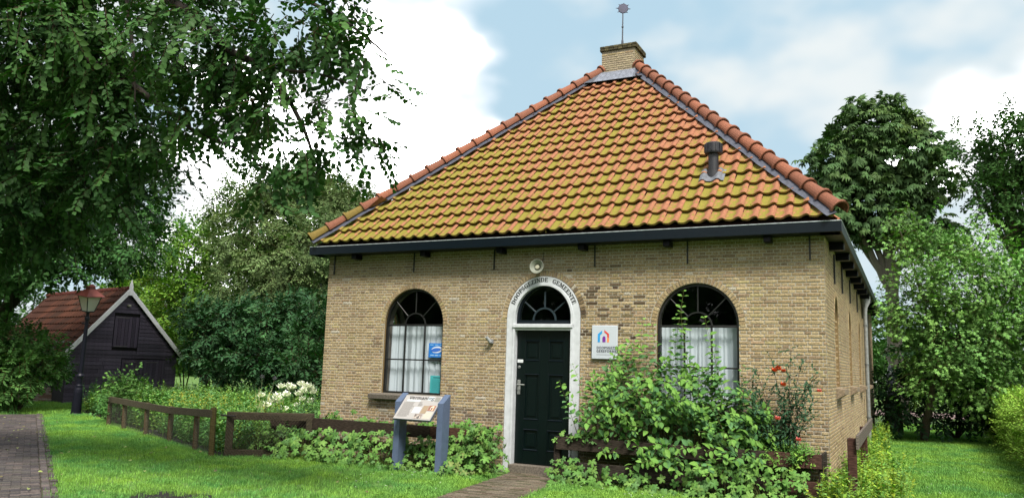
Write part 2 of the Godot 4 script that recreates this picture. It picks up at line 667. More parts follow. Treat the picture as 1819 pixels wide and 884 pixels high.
func curtain(o: Array, label: String) -> void:
	var mb := MB.new()
	var n := 150
	var top: float = o[3] - 0.045
	var f := FastNoiseLite.new()
	f.seed = int(o[0] * 100)
	f.frequency = 0.06
	var rows := [top + 0.015, top - 0.02, top - 0.05, top - 0.35, top - 0.75, o[2] + 0.03]
	for r in rows.size():
		var grow: float = clampf((top - rows[r]) / 0.4, 0.0, 1.0)
		for k in n + 1:
			var u := float(k) / n
			var ph := u * 70.0 + f.get_noise_1d(u * 130.0) * 6.0
			var z := sin(ph) * lerpf(0.004, 0.017, grow) + f.get_noise_2d(u * 40.0, r * 9.0) * 0.03 * grow
			var dz: float = cos(ph) * 0.012 * 70.0 / (o[1] * 2)
			if r == 1:
				z -= 0.006
			mb.vert(Vector3(o[0] - o[1] + 0.02 + u * (o[1] * 2 - 0.04), rows[r], -0.2 + z), Vector3(-dz * 0.8, 0, 1).normalized(), Color(0.49, 0.555, 0.60))
	for r in rows.size() - 1:
		for k in n:
			var a := r * (n + 1) + k
			mb.face(a, a + n + 1, a + 1)
			mb.face(a + 1, a + n + 1, a + n + 2)
	tag(obj("curtain", mb, M.cloth), label, "curtain", "white curtains in the chapel windows")

func chapel() -> void:
	patch.seed = 12
	patch.frequency = 0.025
	patch.fractal_octaves = 3
	var house := base("chapel", Vector3.ZERO, "yellow brick chapel with mossy orange tiled hip roof and dark green door", "chapel")
	var mort := srgb(208, 198, 180)
	var wins := [[-2.446, 0.596, 1.111, 2.30, 0.605], [2.440, 0.596, 1.111, 2.30, 0.605]]
	var doorway := [0.0, 0.638, -0.2, 2.401, 0.668]
	var ops := [wins[0], doorway, wins[1]]
	var sidewins := []
	for k in 4:
		sidewins.append([1.69 + 3.055 * k, 0.34, 1.46, 2.42, 0.42])
	# walls: mortar bed and inner face, reveals, then the bricks
	var lists := [ops, sidewins, [], []]
	for k in sidewins.size():
		lists[2].append([-ZB - sidewins[k][0], 0.52, 1.2, 2.30, 0.55])
	for k in 4:
		var fr := wall_frame(k)
		var len_: float = (XR - XL) if k == 0 or k == 3 else -ZB
		var u0: float = XL if k == 0 else 0.0
		var u1: float = XR if k == 0 else len_
		var mb := MB.new()
		wall_sheet(mb, fr, u0, u1, -0.25, WALLTOP, lists[k], -0.006, mort)
		for o in lists[k]:
			reveal(mb, fr, o, -0.006, -0.14, tint(srgb(165, 140, 100), 0.95))
		var wall := obj("wall", mb, M.mortar, house)
		var inner := MB.new()
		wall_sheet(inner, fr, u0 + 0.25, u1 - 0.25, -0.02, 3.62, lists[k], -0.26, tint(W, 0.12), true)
		for o in lists[k]:
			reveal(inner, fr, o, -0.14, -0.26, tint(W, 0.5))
		obj("plaster", inner, M.plaster, wall)
		if k == 3:
			continue
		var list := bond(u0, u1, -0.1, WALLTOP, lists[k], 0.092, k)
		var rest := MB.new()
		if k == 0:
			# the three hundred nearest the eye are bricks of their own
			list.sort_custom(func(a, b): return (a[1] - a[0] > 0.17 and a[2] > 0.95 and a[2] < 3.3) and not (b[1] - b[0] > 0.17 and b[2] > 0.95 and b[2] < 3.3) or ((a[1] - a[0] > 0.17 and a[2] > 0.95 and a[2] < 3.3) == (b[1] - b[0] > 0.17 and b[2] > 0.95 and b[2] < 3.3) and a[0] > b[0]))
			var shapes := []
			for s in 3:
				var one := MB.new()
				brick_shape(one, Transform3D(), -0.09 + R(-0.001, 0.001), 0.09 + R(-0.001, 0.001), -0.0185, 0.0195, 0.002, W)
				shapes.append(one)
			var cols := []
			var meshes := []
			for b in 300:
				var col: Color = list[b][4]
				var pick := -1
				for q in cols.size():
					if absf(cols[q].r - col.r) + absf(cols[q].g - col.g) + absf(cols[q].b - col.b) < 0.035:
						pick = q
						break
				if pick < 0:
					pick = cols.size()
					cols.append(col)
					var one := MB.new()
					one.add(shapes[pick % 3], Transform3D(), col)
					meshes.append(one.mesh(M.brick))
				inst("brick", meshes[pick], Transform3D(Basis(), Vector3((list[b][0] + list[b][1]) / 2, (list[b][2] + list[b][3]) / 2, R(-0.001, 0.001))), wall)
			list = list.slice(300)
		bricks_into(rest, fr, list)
		for o in lists[k]:
			ring_of(rest, fr, o, 0.092, k)
		if k == 1:      # the far jambs of the side windows, that one sees along the wall
			for o in sidewins:
				var jf := Transform3D(Basis(), Vector3(XR, 0, -(o[0] + o[1]) + 0.004))
				bricks_into(rest, jf, bond(-0.13, -0.008, o[2], o[3] + 0.1, [], 0.0, 1))
		kind(obj("bricks", rest, M.brick, wall), "stuff")
	# floor and ceiling close the room
	var rm := MB.new()
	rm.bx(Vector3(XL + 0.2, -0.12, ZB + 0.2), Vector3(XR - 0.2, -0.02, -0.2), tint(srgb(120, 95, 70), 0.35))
	obj("floor", rm, M.plaster, house)
	rm = MB.new()
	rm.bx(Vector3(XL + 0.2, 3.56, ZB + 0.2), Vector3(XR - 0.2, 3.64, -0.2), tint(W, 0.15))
	obj("ceiling", rm, M.plaster, house)
	for o in wins:
		window(house, front(), o, -0.07, true)
	for o in sidewins:
		window(house, wall_frame(1), o, -0.10, false)
	for o in lists[2]:
		window(house, wall_frame(2), o, -0.10, false)
	curtain(wins[0], "white gathered curtain in the window beside the blue poster")
	curtain(wins[1], "white gathered curtain in the window behind the big green shrub")
	# sills
	for o in wins:
		var sm := MB.new()
		sm.box(Transform3D(Basis(Vector3.RIGHT, 0.14), Vector3(o[0] - 0.02, o[2] - 0.05, 0.035)), Vector3(o[1] * 2 + 0.36, 0.085, 0.17), srgb(112, 104, 94), 0.008)
		obj("sill", sm, M.stone, house)
	for o in sidewins:
		var sm := MB.new()
		var fr := wall_frame(1)
		var x0: float = o[0] - o[1] - 0.09
		var x1: float = o[0] + o[1] + 0.05
		var a := [Vector3(x0, o[2], -0.08), Vector3(x0, o[2] - 0.03, 0.115), Vector3(x0, o[2] - 0.10, 0.115), Vector3(x0, o[2] - 0.17, 0.004)]
		var b := []
		for p in a:
			b.append(Vector3(x1, p.y, p.z))
		for e in 4:
			var l := (e + 1) % 4
			sm.quad(fr * a[e], fr * a[l], fr * b[l], fr * b[e], srgb(150, 132, 108))
		sm.quad(fr * a[3], fr * a[2], fr * a[1], fr * a[0], srgb(150, 132, 108))
		sm.quad(fr * b[0], fr * b[1], fr * b[2], fr * b[3], srgb(150, 132, 108))
		obj("sill", sm, M.stone, house)
	door(house)
	eaves(house)
	roof(house)
	chimney(house)

func door(house: Node3D) -> void:
	var white := srgb(196, 199, 203)
	var fo := [0.0, 0.638, -0.1, 2.401, 0.668]
	var mb := MB.new()
	arch_band(mb, front(), arch_points(fo, -0.12, 32), arch_points(fo, -0.006, 32), 0.012, -0.2, white)
	arch_band(mb, front(), arch_points(fo, -0.155, 32), arch_points(fo, -0.118, 32), 0.028, -0.2, white)
	var frame := obj("door_frame", mb, M.white_paint, house)
	# cross bar over the door
	var tm := MB.new()
	tm.bx(Vector3(-0.52, 2.245, -0.16), Vector3(0.52, 2.305, 0.045), white, 0.006)
	tm.bx(Vector3(-0.50, 2.205, -0.16), Vector3(0.50, 2.245, 0.015), tint(white, 0.95), 0.004)
	obj("transom", tm, M.white_paint, frame)
	# fanlight
	var black := srgb(20, 28, 32)
	var r := 0.482
	var y0 := 2.306
	var fl := MB.new()
	var fan := [0.0, r, y0, y0 + 0.08, r + 0.07]
	arch_band(fl, front(), arch_points(fan, -0.045, 28), arch_points(fan, 0.01, 28), -0.04, -0.1, black)
	fl.bx(Vector3(-r + 0.03, y0, -0.1), Vector3(r - 0.03, y0 + 0.06, -0.042), black)
	var fn := obj("fanlight", fl, M.dark_paint, house)
	var ri := 0.185
	var yc := y0 + 0.06
	for a in [40.0, 90.0, 140.0]:
		var d := Vector3(cos(deg_to_rad(a)), sin(deg_to_rad(a)), 0)
		var bm := MB.new()
		var p := Vector3(0, yc, -0.06) + d * (ri + 0.01)
		var q := Vector3(0, yc, -0.06) + d * (r - 0.02)
		bm.box(Transform3D(Basis(d, Vector3(-d.y, d.x, 0), Vector3(0, 0, 1)), (p + q) / 2), Vector3(p.distance_to(q), 0.024, 0.03), srgb(42, 52, 56), 0.005)
		obj("glazing_bar", bm, M.dark_paint, fn)
	var am := MB.new()
	var io := [0.0, ri, yc, yc, ri]
	arch_band(am, front(), arch_points(io, -0.006, 20), arch_points(io, 0.02, 20), -0.045, -0.075, srgb(42, 52, 56))
	obj("glazing_bar", am, M.dark_paint, fn)
	var gm := MB.new()
	var pts := arch_points(fan, -0.02, 24)
	for k in range(1, pts.size() - 1):
		gm.tri(Vector3(pts[0].x, pts[0].y, -0.068), Vector3(pts[k + 1].x, pts[k + 1].y, -0.068), Vector3(pts[k].x, pts[k].y, -0.068), W)
	obj("pane", gm, M.glass, fn)
	# leaf of six panels
	var green := srgb(6, 15, 19)
	var dm := MB.new()
	dm.bx(Vector3(-0.477, 0.125, -0.14), Vector3(0.477, 2.206, -0.095), green, 0.004)
	var leaf := obj("door", dm, M.door_paint, house)
	# rails and stiles stand proud of the panels
	var xs := [[-0.477, -0.34], [-0.075, 0.075], [0.34, 0.477]]
	var ysr := [[0.125, 0.33], [0.66, 0.80], [1.52, 1.72], [2.05, 2.206]]
	for x in xs:
		var sm := MB.new()
		sm.bx(Vector3(x[0], 0.127, -0.1), Vector3(x[1], 2.204, -0.072), green, 0.004)
		obj("stile", sm, M.door_paint, leaf)
	for y in ysr:
		for g in 2:
			var sm := MB.new()
			sm.bx(Vector3(xs[g][1], y[0], -0.1), Vector3(xs[g + 1][0], y[1], -0.0735), green, 0.003)
			obj("rail", sm, M.door_paint, leaf)
	for g in 2:
		for k in 3:
			var sm := MB.new()
			var a := Vector3(xs[g][1], ysr[k][1], -0.1)
			var b := Vector3(xs[g + 1][0], ysr[k + 1][0], -0.088)
			# moulding round the panel, then the raised field
			for e in [[a, Vector3(b.x, a.y + 0.022, -0.066)], [Vector3(a.x, b.y - 0.018, -0.1), Vector3(b.x, b.y, -0.068)]]:
				sm.bx(e[0], e[1], tint(green, 1.6), 0.006)
			sm.bx(Vector3(a.x, a.y + 0.022, -0.1), Vector3(a.x + 0.02, b.y - 0.018, -0.069), green, 0.006)
			sm.bx(Vector3(b.x - 0.02, a.y + 0.022, -0.1), Vector3(b.x, b.y - 0.018, -0.069), green, 0.006)
			sm.bx(a + Vector3(0.06, 0.06, 0), b + Vector3(-0.06, -0.06, 0.006), green, 0.005)
			obj("panel", sm, M.door_paint, leaf)
	var hm := MB.new()
	hm.bx(Vector3(-0.455, 1.19, -0.072), Vector3(-0.40, 1.42, -0.06), srgb(150, 152, 150), 0.005)
	hm.tube([Vector3(-0.43, 1.345, -0.06), Vector3(-0.43, 1.345, -0.01), Vector3(-0.41, 1.345, 0.0), Vector3(-0.30, 1.345, 0.0)], [0.011], 8, srgb(170, 172, 168))
	obj("handle", hm, M.zinc, leaf)
	var lm := MB.new()
	lm.lathe(Transform3D(Basis(Vector3(1, 0, 0), Vector3(0, 0, 1), Vector3(0, -1, 0)), Vector3(-0.43, 1.62, -0.074)), [Vector2(0.026, 0), Vector2(0.026, 0.012), Vector2(0.018, 0.018), Vector2(0, 0.018)], 14, srgb(120, 122, 122))
	obj("lock", lm, M.zinc, leaf)
	var nm := MB.new()
	nm.bx(Vector3(-0.465, 1.69, -0.073), Vector3(-0.365, 1.74, -0.066), srgb(200, 204, 206), 0.003)
	obj("name_plate", nm, M.plastic, leaf)
	# threshold
	var th := MB.new()
	th.bx(Vector3(-0.52, -0.1, -0.16), Vector3(0.52, 0.12, 0.07), srgb(120, 110, 98), 0.01)
	obj("threshold", th, M.stone, house)
	# wording round the arch, letter by letter
	var font := SystemFont.new()
	font.font_names = PackedStringArray(["Droid Serif"])
	font.font_weight = 700
	var words := "DOOPSGEZINDE  GEMEENTE"
	var size := 64
	var wid := []
	var total := 0.0
	for ch in words:
		var x: float = font.get_string_size(ch, HORIZONTAL_ALIGNMENT_LEFT, -1, size).x if ch != " " else size * 0.42
		wid.append(x)
		total += x
	var a0 := deg_to_rad(159.0)
	var a1 := deg_to_rad(21.0)
	var run := 0.0
	var ink := StandardMaterial3D.new()
	ink.albedo_color = Color(0.04, 0.04, 0.045)
	ink.roughness = 0.6
	for k in words.length():
		var mid: float = run + wid[k] * 0.5
		run += wid[k]
		if words[k] == " ":
			continue
		var a := lerpf(a0, a1, mid / total)
		var t := TextMesh.new()
		t.text = words[k]
		t.font = font
		t.font_size = size
		t.pixel_size = 0.094 / size
		t.depth = 0.004
		t.horizontal_alignment = HORIZONTAL_ALIGNMENT_CENTER
		t.vertical_alignment = VERTICAL_ALIGNMENT_CENTER
		t.material = ink
		var c := Vector3(cos(a) * 0.574, 2.401 + sin(a) * 0.604, 0.0145)
		inst("letter", t, Transform3D(Basis(Vector3(0, 0, 1), a - PI / 2), c), frame)

func eaves(house: Node3D) -> void:
	var dark := srgb(11, 16, 22)
	var gl := -4.579
	var gr := 4.44
	var zf := 0.309
	var zb := -14.85
	# gutters with a bright zinc rim; each a trough with front, back and bottom
	var runs := [[Vector3(gl, 0, zf), Vector3(gr, 0, zf), Vector3(0, 0, 1)], [Vector3(gr, 0, zf), Vector3(gr, 0, zb), Vector3(1, 0, 0)], [Vector3(gr, 0, zb), Vector3(gl, 0, zb), Vector3(0, 0, -1)], [Vector3(gl, 0, zb), Vector3(gl, 0, zf), Vector3(-1, 0, 0)]]
	for q in runs.size():
		var r: Array = runs[q]
		var a: Vector3 = r[0]
		var b: Vector3 = r[1]
		var d := (b - a).normalized()
		var o: Vector3 = r[2]
		var len_ := a.distance_to(b)
		var bas := Basis(d, Vector3.UP, o)
		var mb := MB.new()
		var tr := Transform3D(bas, a)
		var e := 0.0 if q % 2 == 0 else 0.026
		mb.bx(Vector3.ZERO, Vector3.ZERO, dark)
		mb = MB.new()
		# front board slightly tilted, bottom board, back board
		mb.box(tr * Transform3D(Basis(), Vector3(len_ / 2, 3.595, -0.0125)), Vector3(len_ - e * 2, 0.14, 0.025), dark, 0.003)
		mb.box(tr * Transform3D(Basis(), Vector3(len_ / 2, 3.536, -0.155)), Vector3(len_ - 0.054, 0.022, 0.258), tint(dark, 0.8))
		mb.box(tr * Transform3D(Basis(), Vector3(len_ / 2, 3.60, -0.272)), Vector3(len_ - 0.06, 0.10, 0.02), dark)
		var g := obj("gutter", mb, M.dark_paint, house)
		var rim := MB.new()
		rim.box(tr * Transform3D(Basis(), Vector3(len_ / 2, 3.672, -0.012)), Vector3(len_ - (0.0 if q % 2 == 0 else 0.034), 0.012, 0.034), srgb(196, 204, 208), 0.003)
		obj("rim", rim, M.zinc, g)
	# brackets
	for x in [-3.655, -2.203, -0.73, 0.696, 2.04, 3.469]:
		var k := MB.new()
		k.bx(Vector3(x - 0.05, 3.44, 0.0), Vector3(x + 0.05, 3.523, 0.20), tint(dark, 0.6), 0.006)
		obj("bracket", k, M.dark_paint, house)
	for j in 13:
		var z := -0.75 - j * 1.12
		var k := MB.new()
		k.bx(Vector3(XR, 3.42, z - 0.06), Vector3(XR + 0.20, 3.523, z + 0.06), tint(dark, 0.7), 0.006)
		obj("bracket", k, M.dark_paint, house)
	# wall anchors: flat iron bars
	for x in [-4.22, -2.483, -0.905, 0.86, 2.309, 4.007]:
		var k := MB.new()
		k.bx(Vector3(x - 0.011, 3.19, 0.001), Vector3(x + 0.011, 3.6, 0.022), srgb(30, 29, 30), 0.003)
		obj("wall_anchor", k, M.iron, house)
	for z in [-1.36, -2.9, -4.85, -7.1, -9.1, -11.6]:
		var k := MB.new()
		k.bx(Vector3(XR + 0.001, 3.0, z - 0.016), Vector3(XR + 0.026, 3.45, z + 0.016), srgb(30, 29, 30), 0.003)
		obj("wall_anchor", k, M.iron, house)
	# downpipe with its hopper
	var pm := MB.new()
	var px := XR + 0.085
	var pz := -8.9
	pm.tube([Vector3(px, 0.0, pz), Vector3(px, 3.2, pz)], [0.045], 12, srgb(150, 152, 150))
	pm.tube([Vector3(px, 3.16, pz), Vector3(px, 3.24, pz), Vector3(px, 3.36, pz), Vector3(px, 3.50, pz)], [0.05, 0.055, 0.12, 0.13], 14, srgb(158, 160, 158))
	for y in [0.7, 1.9, 2.8]:
		pm.tube([Vector3(px, y, pz), Vector3(px, y + 0.04, pz)], [0.054], 12, srgb(120, 122, 122))
	obj("downpipe", pm, M.zinc, house)

# ---------------------------------------------------------------- roof
const EY := 3.70
const EZ := 0.26
const RL := -4.53
const RR := 4.39
const TW := 0.225
const TE := 0.322

func tile_h(u: float) -> float:
	return 0.048 * smoothstep(0.38, 0.84, u) - 0.020 * smoothstep(0.88, 1.0, u) + 0.010 * (1.0 - smoothstep(0.0, 0.3, u))

# pantiles between columns u0..u1 of a slope; each column strip is cut off at its height vmax(u)
func tile_shape(fr: Transform3D, ua: float, v0: float, vmax: Callable, jog: float) -> MB:
	var mb := MB.new()
	var us := [0.0, 0.1, 0.22, 0.36, 0.5, 0.62, 0.70, 0.77, 0.83, 0.88, 0.94, 1.0]
	var len_ := TE + 0.06
	var prev := []
	for k in us.size():
		var u: float = us[k]
		var x := ua + u * TW
		var vm: float = minf(v0 + len_, vmax.call(x))
		var hh := tile_h(u) + (0.004 if k == 0 else 0.0)
		var dh := (tile_h(minf(u + 0.03, 1.0)) - tile_h(maxf(u - 0.03, 0.0))) / (0.06 * TW)
		var nn := (fr.basis * Vector3(-dh, 0.09, 1.0)).normalized()
		var row := [vm, hh, x, nn, u]
		if k and prev[0] > v0 + 0.004 and vm > v0 + 0.004:
			var f := mb.v.size()
			for q in [prev, row]:
				var steps := 2
				for s in steps + 1:
					var vv: float = lerpf(v0, q[0], float(s) / steps)
					var lift := lerpf(0.070, 0.006, (vv - v0) / len_)
					mb.vert(fr * Vector3(q[2], vv + (jog if s == 0 else 0.0), q[1] + lift), q[3], W, Vector2(q[4], 1.0 - (vv - v0) / len_))
			mb.face(f, f + 3, f + 1)
			mb.face(f + 1, f + 3, f + 4)
			mb.face(f + 1, f + 4, f + 2)
			mb.face(f + 2, f + 4, f + 5)
			# the lower edge has thickness
			var a := fr * Vector3(prev[2], v0 + jog, prev[1] + 0.070)
			var b := fr * Vector3(row[2], v0 + jog, row[1] + 0.070)
			var th := fr.basis * Vector3(0, 0.008, -0.036)
			mb.quad(a + th, b + th, b, a, W)
			mb.quad(a + th + fr.basis * Vector3(0, 0.2, -0.015), b + th + fr.basis * Vector3(0, 0.2, -0.015), b + th, a + th, W)
		prev = row
	return mb

func slope_frame(k: int) -> Transform3D:
	var s := sqrt(0.5)
	match k:
		0: return Transform3D(Basis(Vector3(1, 0, 0), Vector3(0, s, -s), Vector3(0, s, s)), Vector3(0, EY, EZ))
		1: return Transform3D(Basis(Vector3(0, 0, -1), Vector3(-s, s, 0), Vector3(s, s, 0)), Vector3(RR - 0.07, EY + 0.0, 0))
		2: return Transform3D(Basis(Vector3(0, 0, 1), Vector3(s, s, 0), Vector3(-s, s, 0)), Vector3(RL + 0.07, EY, 0))
	return Transform3D()

func roof(house: Node3D) -> void:
	var s2 := sqrt(2.0)
	var hgt := (RR - RL) / 2.0
	var top := Vector3((RL + RR) / 2.0, EY + hgt, EZ - hgt)
	var back := Vector3(top.x, top.y, ZB - 0.26 + hgt)
	var under := MB.new()
	var d := Vector3(0, -0.03, 0)
	var A := Vector3(RL, EY, EZ) + d
	var B := Vector3(RR, EY, EZ) + d
	var C := Vector3(RR, EY, ZB - 0.26) + d
	var D := Vector3(RL, EY, ZB - 0.26) + d
	var dk := srgb(60, 42, 34)
	under.tri(A, B, top + d, dk)
	under.quad(B, C, back + d, top + d, dk)
	under.tri(C, D, back + d, dk)
	under.quad(D, A, top + d, back + d, dk)
	under.quad(A, D, C, B, dk)
	var rf := obj("roof", under, M.wood, house)
	# front slope
	var fr := slope_frame(0)
	var vmax := func(x: float) -> float: return minf(x - RL, RR - x) * s2 - 0.02
	var cols := int((RR - RL) / TW)
	var shapes := []
	for k in 4:
		shapes.append(tile_shape(Transform3D(), -TW / 2, 0.0, func(_x: float) -> float: return 9.0, [0.0, 0.004, -0.004, 0.007][k]))
	var whole := []
	for m in 6:
		for k in 4:
			whole.append(shapes[k].mesh(M["tile%d" % m]))
	var stuffed := []
	for m in 6:
		stuffed.append(MB.new())
	var singles := 0
	for j in 20:
		for i in cols + 1:
			var ua := RL + 0.02 + i * TW
			var v0 := 0.005 + j * TE
			if maxf(vmax.call(ua), vmax.call(ua + TW)) < v0 + 0.02:
				continue
			var share := float(i) / cols
			var level := 5.6 - share * 2.8 - float(j) / 20.0 * 3.0 + R(-0.4, 0.4) + patch.get_noise_2d(i * 9.0, j * 9.0) * 2.4
			if share > 0.75:
				level += 0.2
			var m := clampi(int(round(level)), 0, 5)
			var jog: float = R(-0.006, 0.006)
			var is_whole: bool = minf(vmax.call(ua), vmax.call(ua + TW)) > v0 + TE + 0.06
			if is_whole and singles < 300:
				singles += 1
				var w: float = R(-0.004, 0.004)
				inst("roof_tile", whole[m * 4 + rng.randi() % 4], fr * Transform3D(Basis(Vector3(0, 0, 1), R(-0.02, 0.02)), Vector3(ua + TW / 2 + w, v0, R(-0.003, 0.004))), rf)
			else:
				stuffed[m].add(tile_shape(fr, ua, v0, vmax, jog), Transform3D())
	var am := ArrayMesh.new()
	for m in 6:
		stuffed[m].surface(am, M["tile%d" % m])
	kind(inst("roof_tiles", am, Transform3D(), rf), "stuff")
	# the long slopes at the sides
	for k in [1, 2]:
		var sf := slope_frame(k)
		var trs := []
		var tint_ := []
		for j in 19:
			for i in 64:
				var ua := (-EZ + 0.05 if k == 1 else ZB - 0.2) + i * TW
				var v0 := 0.005 + j * TE
				var x := ua if k == 1 else -ua
				if minf(x + EZ, -ZB + 0.26 - x) * s2 < v0 + TE * 0.6:
					continue
				trs.append(sf * Transform3D(Basis(), Vector3(ua + TW / 2, v0, 0)))
				tint_.append(W)
		kind(many("roof_tiles", whole[8 + k], trs, tint_, rf), "stuff")
	# hips: lead strip beside the cap tiles
	for s in [-1.0, 1.0]:
		var foot := Vector3(RL if s < 0 else RR, EY, EZ)
		var tip := Vector3(top.x, top.y, top.z)
		var dir := (tip - foot).normalized()
		var nf := Vector3(0, 1, 1).normalized()
		var lat: Vector3 = dir.cross(nf) * s            # in the front slope, away from the hip
		if lat.x * s > 0:
			lat = -lat
		var lm := MB.new()
		var n := 110
		var length := foot.distance_to(tip) - 0.25
		for k in n:
			var q := []
			for e in 2:
				var t := length * (k + e) / n
				var wav := 0.012 * sin(t * 18.0) + 0.02 * sin(t * 7.0 + 1.0)
				q.append([foot + dir * t + nf * 0.11, foot + dir * t + lat * (0.135 + wav * 0.6) + nf * (0.108 + wav * 0.5)])
			if s < 0:
				lm.quad(q[0][0], q[0][1], q[1][1], q[1][0], srgb(84, 88, 100))
			else:
				lm.quad(q[0][1], q[0][0], q[1][0], q[1][1], srgb(84, 88, 100))
		obj("lead_flashing", lm, M.lead, rf)
		# cap tiles
		var up := (Vector3.UP - dir * dir.y).normalized()
		var bas := Basis(dir.cross(up).normalized(), dir, up)
		bas.x = bas.y.cross(bas.z)
		var pitch := 0.372
		var count := int(length / pitch) + 1
		var caps := []
		for m in 3:
			var cm := MB.new()
			var prof := [[0.0, 0.112], [0.0, 0.134], [0.04, 0.136], [0.055, 0.112], [0.2, 0.101], [pitch + 0.05, 0.092]]
			var seg := 12
			var col: Color = [srgb(158, 102, 78), srgb(143, 94, 74), srgb(132, 112, 56)][m]
			for r in prof.size() - 1:
				for g in seg:
					var q := []
					for pair in [[r, g], [r, g + 1], [r + 1, g + 1], [r + 1, g]]:
						var a: float = PI * (-0.08 + 1.16 * pair[1] / seg)
						var pr: Array = prof[pair[0]]
						q.append(Vector3(-cos(a) * pr[1], pr[0], sin(a) * pr[1]))
					cm.quad(q[0], q[1], q[2], q[3], col)
			caps.append(cm.mesh(M.terracotta))
		for k in count:
			var m: int = 2 if rng.randf() < (0.75 - 0.085 * k if s < 0 else 0.25 - 0.03 * k) else rng.randi() % 2
			inst("hip_tile", caps[m], Transform3D(bas, foot + dir * (k * pitch + 0.02) + up * 0.125), rf)
	# ridge
	var rm := MB.new()
	for k in 16:
		rm.tube([top + Vector3(0, 0.05, -0.5 - k * 0.36), top + Vector3(0, 0.05, -0.5 - (k + 1) * 0.36 - 0.03)], [0.13, 0.115], 12, srgb(165, 100, 72))
	kind(obj("ridge_tiles", rm, M.terracotta, rf), "stuff")
	# black flue with its cowl, on a lead slate
	var vp := Vector3(2.557, 4.60, -0.646)
	var fl := MB.new()
	fl.tube([vp + Vector3(0, -0.15, 0), vp + Vector3(0, 0.12, 0)], [0.098], 16, srgb(34, 35, 40))
	fl.tube([vp + Vector3(0, 0.12, 0), vp + Vector3(0, 0.13, 0), vp + Vector3(0, 0.42, 0)], [0.098, 0.08, 0.08], 16, srgb(30, 31, 36))
	var flue := obj("flue", fl, M.plastic, rf)
	var cw := MB.new()
	cw.lathe(Transform3D(Basis(), vp + Vector3(0, 0.40, 0)), [Vector2(0.08, 0.0), Vector2(0.13, 0.0), Vector2(0.135, 0.02), Vector2(0.135, 0.15), Vector2(0.115, 0.17), Vector2(0, 0.175)], 18, srgb(26, 27, 31))
	for k in 12:
		var a := TAU * k / 12
		cw.box(Transform3D(Basis(Vector3.UP, -a), vp + Vector3(cos(a) * 0.137, 0.485, sin(a) * 0.137)), Vector3(0.012, 0.12, 0.02), srgb(20, 21, 24))
	obj("cowl", cw, M.plastic, flue)
	var sl := MB.new()
	for k in 20:
		var q := []
		for e in 2:
			var x := -0.19 + 0.38 * (k + e) / 20.0
			var wv := tile_h(fposmod(vp.x + x - RL - 0.02, TW) / TW) + 0.06
			q.append(fr * Vector3(vp.x + x, 1.09, wv + 0.012))
			q.append(fr * Vector3(vp.x + x, 1.42, wv))
		sl.quad(q[0], q[2], q[3], q[1], srgb(118, 122, 130))
	obj("lead_slate", sl, M.lead, rf)
	# dark tufts of moss lodged between the tiles
	var ms := MB.new()
	for k in 60:
		var u := R(RL + 1.0, RR - 0.6)
		var v := R(0.1, 5.0)
		if v > vmax.call(u) - 0.3:
			continue
		v = snappedf(v, TE) + R(-0.02, 0.03)
		for e in 10:
			var p := fr * Vector3(u + R(-0.06, 0.06), v + R(-0.04, 0.04), 0.05)
			var b := look(fr.basis.z + rdir() * 0.7, rdir())
			ms.tri(p - b.x * 0.015, p + b.x * 0.015, p + b.y * R(0.02, 0.05), srgb(62, 58, 26))
	kind(obj("moss_tufts", ms, M.leaf_soft, rf), "stuff")

